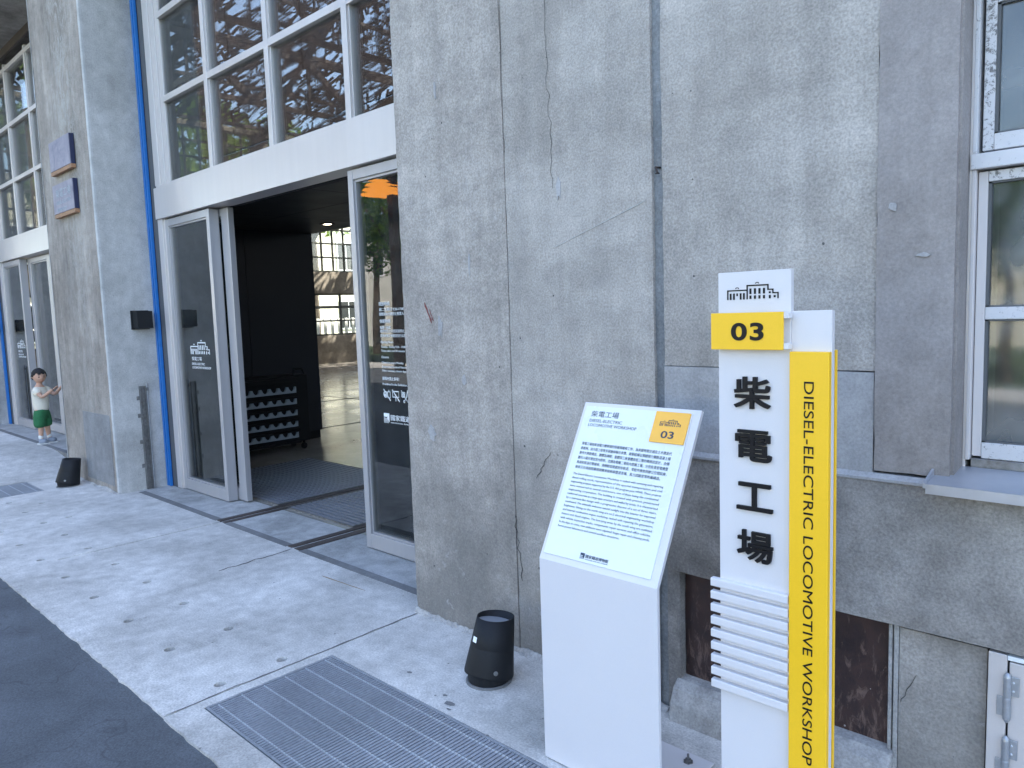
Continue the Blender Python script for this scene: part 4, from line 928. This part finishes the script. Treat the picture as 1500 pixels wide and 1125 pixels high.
EN = ['The Diesel-Electric Locomotive Workshop is tasked with servicing and repairing', 'diesel rolling stock, representative of the epochal transportation and civil', 'engineering projects supported by the U.S. Aid program post WWII. These projects', 'were outsourced to several contractors, one of them being the continental', 'engineering corporation. The building is created with precast, prestressed', 'reinforced concrete as a large-span structure and walled by bricks. It is characterized', 'by a staircase-like design with a progressive descent of a set of three stairs,', 'southward. The sidewalls welcome natural sunlight into the interior for improved', 'brightness. Sitting on the north wing are no.2 electrical engineering workshop', 'and internal combustion engine workshop, tasked with repairing the generators,', 'motors and diesel engines. The low-lying areas by the south wing are outfitted', 'with vehicle inspection tracks, components repair services and office cubicles.', 'In the days to come, new additions were adjoined: bogie repair and cleaning yards,', 'horse power laboratory and several ancillary structures.']
for i, s_ in enumerate(EN): LT(s_, .0100, .041, .2945-i*.01385, (.348 if i != 3 else .343) if i < 13 else .243)
museum_logo(LP(.160, .030, .0046), RX, upP, .019, M['print'], sh, total=.107)
emblem(LP(.322, .491, .0096), RX, upP, .075, M['print'], tg, h=.024)
text('03', .033, LP(.3585, .4515, .0096), RX, upP, M['print'], tg, align='CENTER', fit=.046, bold=.0004)
# ------------------------------------------------------------------ totem sign
t = thing('totem_sign', 'tall white and yellow totem sign numbered 03 with raised black characters', 'sign', (-.81, 1.82, 0))
YF = 1.800
box('tall_board', M['white'], t, -.954, -.7605, YF, YF+.018, .004, 1.583, .0012)
box('short_board', M['white'], t, -.7600, -.663, YF+.004, YF+.022, .004, 1.480, .0012)
box('rear_board', M['white'], t, -.950, -.670, YF+.0225, YF+.030, .004, 1.36, .001)
box('rear_side_board', M['yellow'], t, -.7605, -.6635, YF+.034, YF+.044, .004, 1.384, .0015)
sb = box('side_board', M['yellow'], t, -.7585, -.6625, YF-.014, YF+.0035, .006, 1.3815, .002)
nb = box('number_plate', M['yellow'], t, -.962, -.7685, YF-.026, YF-.020, 1.3855, 1.4795, .0015)
for z in (1.388, 1.463): box('clip', M['white'], nb, -.7683, -.7560, YF-.024, YF-.0003, z, z+.014, .0008); 
for x in (-.93, -.80): box('spacer', M['white'], nb, x, x+.02, YF-.0198, YF-.0003, 1.395, 1.47)
emblem((-.9285, YF-.0006, 1.5125), RX, UZ, .1375, M['ink'], t, h=.0435)
text('03', .060, (-.8615, YF-.0268, 1.411), RX, UZ, M['ink'], nb, align='CENTER', fit=.087, bold=.0016, res=8, space=1.1)
for ch, xc, z0, z1 in (('柴', -.859, 1.236, 1.312), ('電', -.856, 1.100, 1.174), ('工', -.853, .969, 1.036), ('場', -.852, .834, .909)):
    o = text(ch, .088, (0, 0, 0), RX, UZ, M['ink'], t, 'character', align='CENTER', ext=.0045, bold=.0, res=5)
    zs = [v.co.z for v in o.data.vertices]; xs_ = [v.co.x for v in o.data.vertices]; kz = (z1-z0)*1.05/(max(zs)-min(zs)); kx = .094/(max(xs_)-min(xs_)); zm = (min(zs)+max(zs))/2; xm = (min(xs_)+max(xs_))/2
    for v in o.data.vertices: v.co = Vector((xc+(v.co.x-xm)*kx, YF-.0096+(v.co.y+.009) if False else YF+v.co.y-.0002, (z0+z1)/2+(v.co.z-zm)*kz))
    bm = bmesh.new(); bm.from_mesh(o.data); bmesh.ops.remove_doubles(bm, verts=bm.verts, dist=.00001); bmesh.ops.recalc_face_normals(bm, faces=bm.faces)
    off = {}
    for v in bm.verts:
        d = Vector((0, 0, 0))
        for f in v.link_faces:
            if abs(f.normal.y) < .5: d += Vector((f.normal.x, 0, f.normal.z))
        off[v.index] = d.normalized()*.0021 if d.length > 1e-6 else d
    for v in bm.verts: v.co += off[v.index]
    bm.to_mesh(o.data); bm.free()
text('DIESEL-ELECTRIC LOCOMOTIVE WORKSHOP', .0345, (-.7215, YF-.0146, 1.3095), (0, 0, -1), (1, 0, 0), M['ink'], sb, fit=.975, res=6, bold=0)
for k in range(9):
    z1 = .764-k*.0358
    m = MB().prism([(YF-.0003, z1), (YF-.015, z1), (YF-.017, z1-.002), (YF-.017, z1-.020), (YF-.015, z1-.022), (YF-.0003, z1-.022)], 'x', -.9735, -.7602); m.build('slat', M['white'], t)
box('base_plate', M['white'], t, -1.0, -.62, 1.79, 2.10, .002, .012, .003)
# ------------------------------------------------------------------ toddler
def skinned(name, V, Ed, Rd, mat, parent, sub=2, root=0, T=None):
    me = bpy.data.meshes.new(name); bm = bmesh.new(); lay = bm.verts.layers.skin.verify(); vs = []
    for i, (p, r_) in enumerate(zip(V, Rd)):
        v = bm.verts.new(T @ Vector(p) if T else p); vs.append(v); v[lay].radius = r_ if isinstance(r_, tuple) else (r_, r_); v[lay].use_root = (i == root)
    for a, c in Ed: bm.edges.new((vs[a], vs[c]))
    bm.to_mesh(me); bm.free(); me.materials.append(mat)
    o = bpy.data.objects.new(name, me); COL.objects.link(o)
    s_ = o.modifiers.new('skin', 'SKIN'); s_.use_smooth_shade = True
    q = o.modifiers.new('sub', 'SUBSURF'); q.levels = sub; q.render_levels = sub
    return adopt(o, parent)
kid = thing('person', 'toddler in cream T-shirt and green shorts reaching for the glass door', 'person', (-10.02, 2.50, .14))
ang = math.radians(-48)     # body turned from +Y towards +X
TK = Matrix.Translation((-10.02, 2.50, .14)) @ Matrix.Rotation(ang, 4, 'Z')
V = [(0, 0, .42), (0, 0, .50), (0, .005, .58), (0, .0, .655), (0, .0, .695), (0, .005, .735),
     (.045, 0, .38), (.050, .01, .215), (.055, 0, .06), (.058, .055, .030),
     (-.045, 0, .38), (-.055, .012, .215), (-.065, .02, .06), (-.068, .075, .030),
     (.085, .01, .635), (.115, .10, .555), (.085, .215, .645),
     (-.085, .02, .635), (-.085, .125, .57), (-.035, .235, .660)]
E_ = [(0, 1), (1, 2), (2, 3), (3, 4), (4, 5), (0, 6), (6, 7), (7, 8), (8, 9), (0, 10), (10, 11), (11, 12), (12, 13), (3, 14), (14, 15), (15, 16), (3, 17), (17, 18), (18, 19)]
Rr = [(.075, .06), (.072, .06), (.075, .058), (.055, .045), (.032, .032), (.036, .036), .052, .034, .022, .022, .052, .034, .022, .022, .032, .023, .017, .032, .023, .017]
body = skinned('body', V, E_, Rr, M['skin'], kid, T=TK)
# head: shaped sphere turned to the camera
hy = math.radians(-78)
TH_ = TK @ Matrix.Translation((0, .008, .795)) @ Matrix.Scale(.93, 4) @ Matrix.Rotation(hy-ang+math.radians(-6), 4, 'Z') @ Matrix.Rotation(math.radians(-6), 4, 'X')
def ico(name, mat, par, T, fn, sub=4):
    bm = bmesh.new(); bmesh.ops.create_icosphere(bm, subdivisions=sub, radius=1)
    for v in bm.verts: v.co = T @ Vector(fn(v.co))
    me = bpy.data.meshes.new(name); bm.to_mesh(me); bm.free(); me.materials.append(mat)
    for p in me.polygons: p.use_smooth = True
    o = bpy.data.objects.new(name, me); COL.objects.link(o); return adopt(o, par)
def headf(c):
    x, y, z = c; jaw = 1 - .22*max(0, -z)
    X_, Y_, Z_ = x*.075*jaw, y*.083*(1-.10*max(0, -z)), z*.092
    if y > 0:   # face: nose, cheeks, eye hollows
        Y_ += .014*math.exp(-((x/.13)**2+((z+.16)/.16)**2)); Y_ += .006*math.exp(-(((abs(x)-.42)/.25)**2+((z+.32)/.25)**2)); Y_ -= .006*math.exp(-(((abs(x)-.36)/.16)**2+((z-.02)/.12)**2)); Y_ += .005*math.exp(-((x/.22)**2+((z+.50)/.10)**2))
    return (X_, Y_, Z_)
head = ico('head', M['skin'], kid, TH_, headf)
def hairf(c):
    x, y, z = c; n = .004*noise.noise(Vector((x*9, y*9, z*9)))
    lim = .36 + .10*math.sin(x*11+1) if y > .25 else (-.10 if y > -.1 else -.45)
    zz = max(z, lim)
    k = 1.13 if (z > lim) else .92
    n = .007*noise.noise(Vector((x*4, y*4, z*4)))+.005*noise.noise(Vector((x*11, y*11, z*11)))
    return (x*.075*k+n, y*.083*k - .001, z*.092*k + n + .002)
ico('hair', M['hair'], kid, TH_, hairf)
for s in (-1, 1):
    ico('ear', M['skin'], head, TH_ @ Matrix.Translation((s*.075, -.005, -.006)), lambda c: (c.x*.008, c.y*.012, c.z*.019), 2)
    ico('eye', M['eye'], head, TH_ @ Matrix.Translation((s*.027, .0745, .000)), lambda c: (c.x*.0105, c.y*.004, c.z*.0060), 2)
    ico('eyebrow', M['hair'], head, TH_ @ Matrix.Translation((s*.028, .0755, .019)), lambda c: (c.x*.013, c.y*.003, c.z*.0030), 2)
ico('mouth', M['lip'], head, TH_ @ Matrix.Translation((0, .0835, -.047)), lambda c: (c.x*.014, c.y*.004, c.z*.0042), 2)
# clothes
skinned('shirt', [(0, 0, .355), (0, 0, .50), (0, .002, .60), (0, 0, .668), (.085, .012, .640), (.112, .062, .592), (-.085, .022, .640), (-.092, .082, .602)],
        [(0, 1), (1, 2), (2, 3), (2, 4), (4, 5), (2, 6), (6, 7)], [(.112, .098), (.098, .084), (.086, .070), (.048, .044), .045, .044, .045, .044], M['shirt'], kid, T=TK)
skinned('shorts', [(0, 0, .43), (0, 0, .37), (.050, 0, .33), (.062, .005, .185), (-.050, 0, .33), (-.064, .008, .185)],
        [(0, 1), (1, 2), (2, 3), (1, 4), (4, 5)], [(.090, .078), (.092, .08), (.068, .070), (.066, .070), (.068, .070), (.066, .070)], M['shorts'], kid, T=TK)
for s, px, py in ((1, .056, 0), (-1, -.066, .02)):
    skinned('sock', [(px, py, .05), (px, py, .115)], [(0, 1)], [.027, .027], M['sock'], kid, T=TK)
    sho = skinned('shoe', [(px, py-.022, .030), (px, py+.025, .032), (px+s*.004, py+.082, .024)], [(0, 1), (1, 2)], [(.042, .038), (.046, .042), (.044, .032)], M['shoe'], kid, T=TK)
    b = MB(); pts = []
    for k in range(20): a = 2*math.pi*k/20; pts.append((px+.036*math.cos(a), py+.030+.078*math.sin(a)))
    q = MB().prism(pts, 'z', .0, .012); q.v = [tuple(TK @ Vector(v)) for v in q.v]; q.build('sole', M['sole'], kid)
# hands: palm and five fingers each, pressed to the door stile
for s, wx, wy, wz in ((1, .085, .215, .645), (-1, -.035, .235, .660)):
    d = Vector((0, .8, .35)).normalized()
    Vh = [(wx, wy, wz), tuple(Vector((wx, wy, wz))+d*.028)]; Eh = [(0, 1)]; Rh = [(.015, .011), (.018, .009)]
    for k in range(4):
        o1 = Vector((wx+(k-1.5)*.0095, wy, wz))+d*.040; o2 = o1+Vector(((k-1.5)*.003, .012, .013)); o3 = o2+Vector((0, .004, .012-.002*abs(k-1.5)))
        i0 = len(Vh); Vh += [tuple(o1), tuple(o2), tuple(o3)]; Eh += [(1, i0), (i0, i0+1), (i0+1, i0+2)]; Rh += [.006, .0052, .0045]
    i0 = len(Vh); th = Vector((wx-s*.018, wy, wz))+d*.018; Vh += [tuple(th), tuple(th+Vector((-s*.010, .012, .012)))]; Eh += [(0, i0), (i0, i0+1)]; Rh += [.007, .0055]
    skinned('hand', Vh, Eh, Rh, M['skin'], body, T=TK)
bpy.context.view_layer.update()
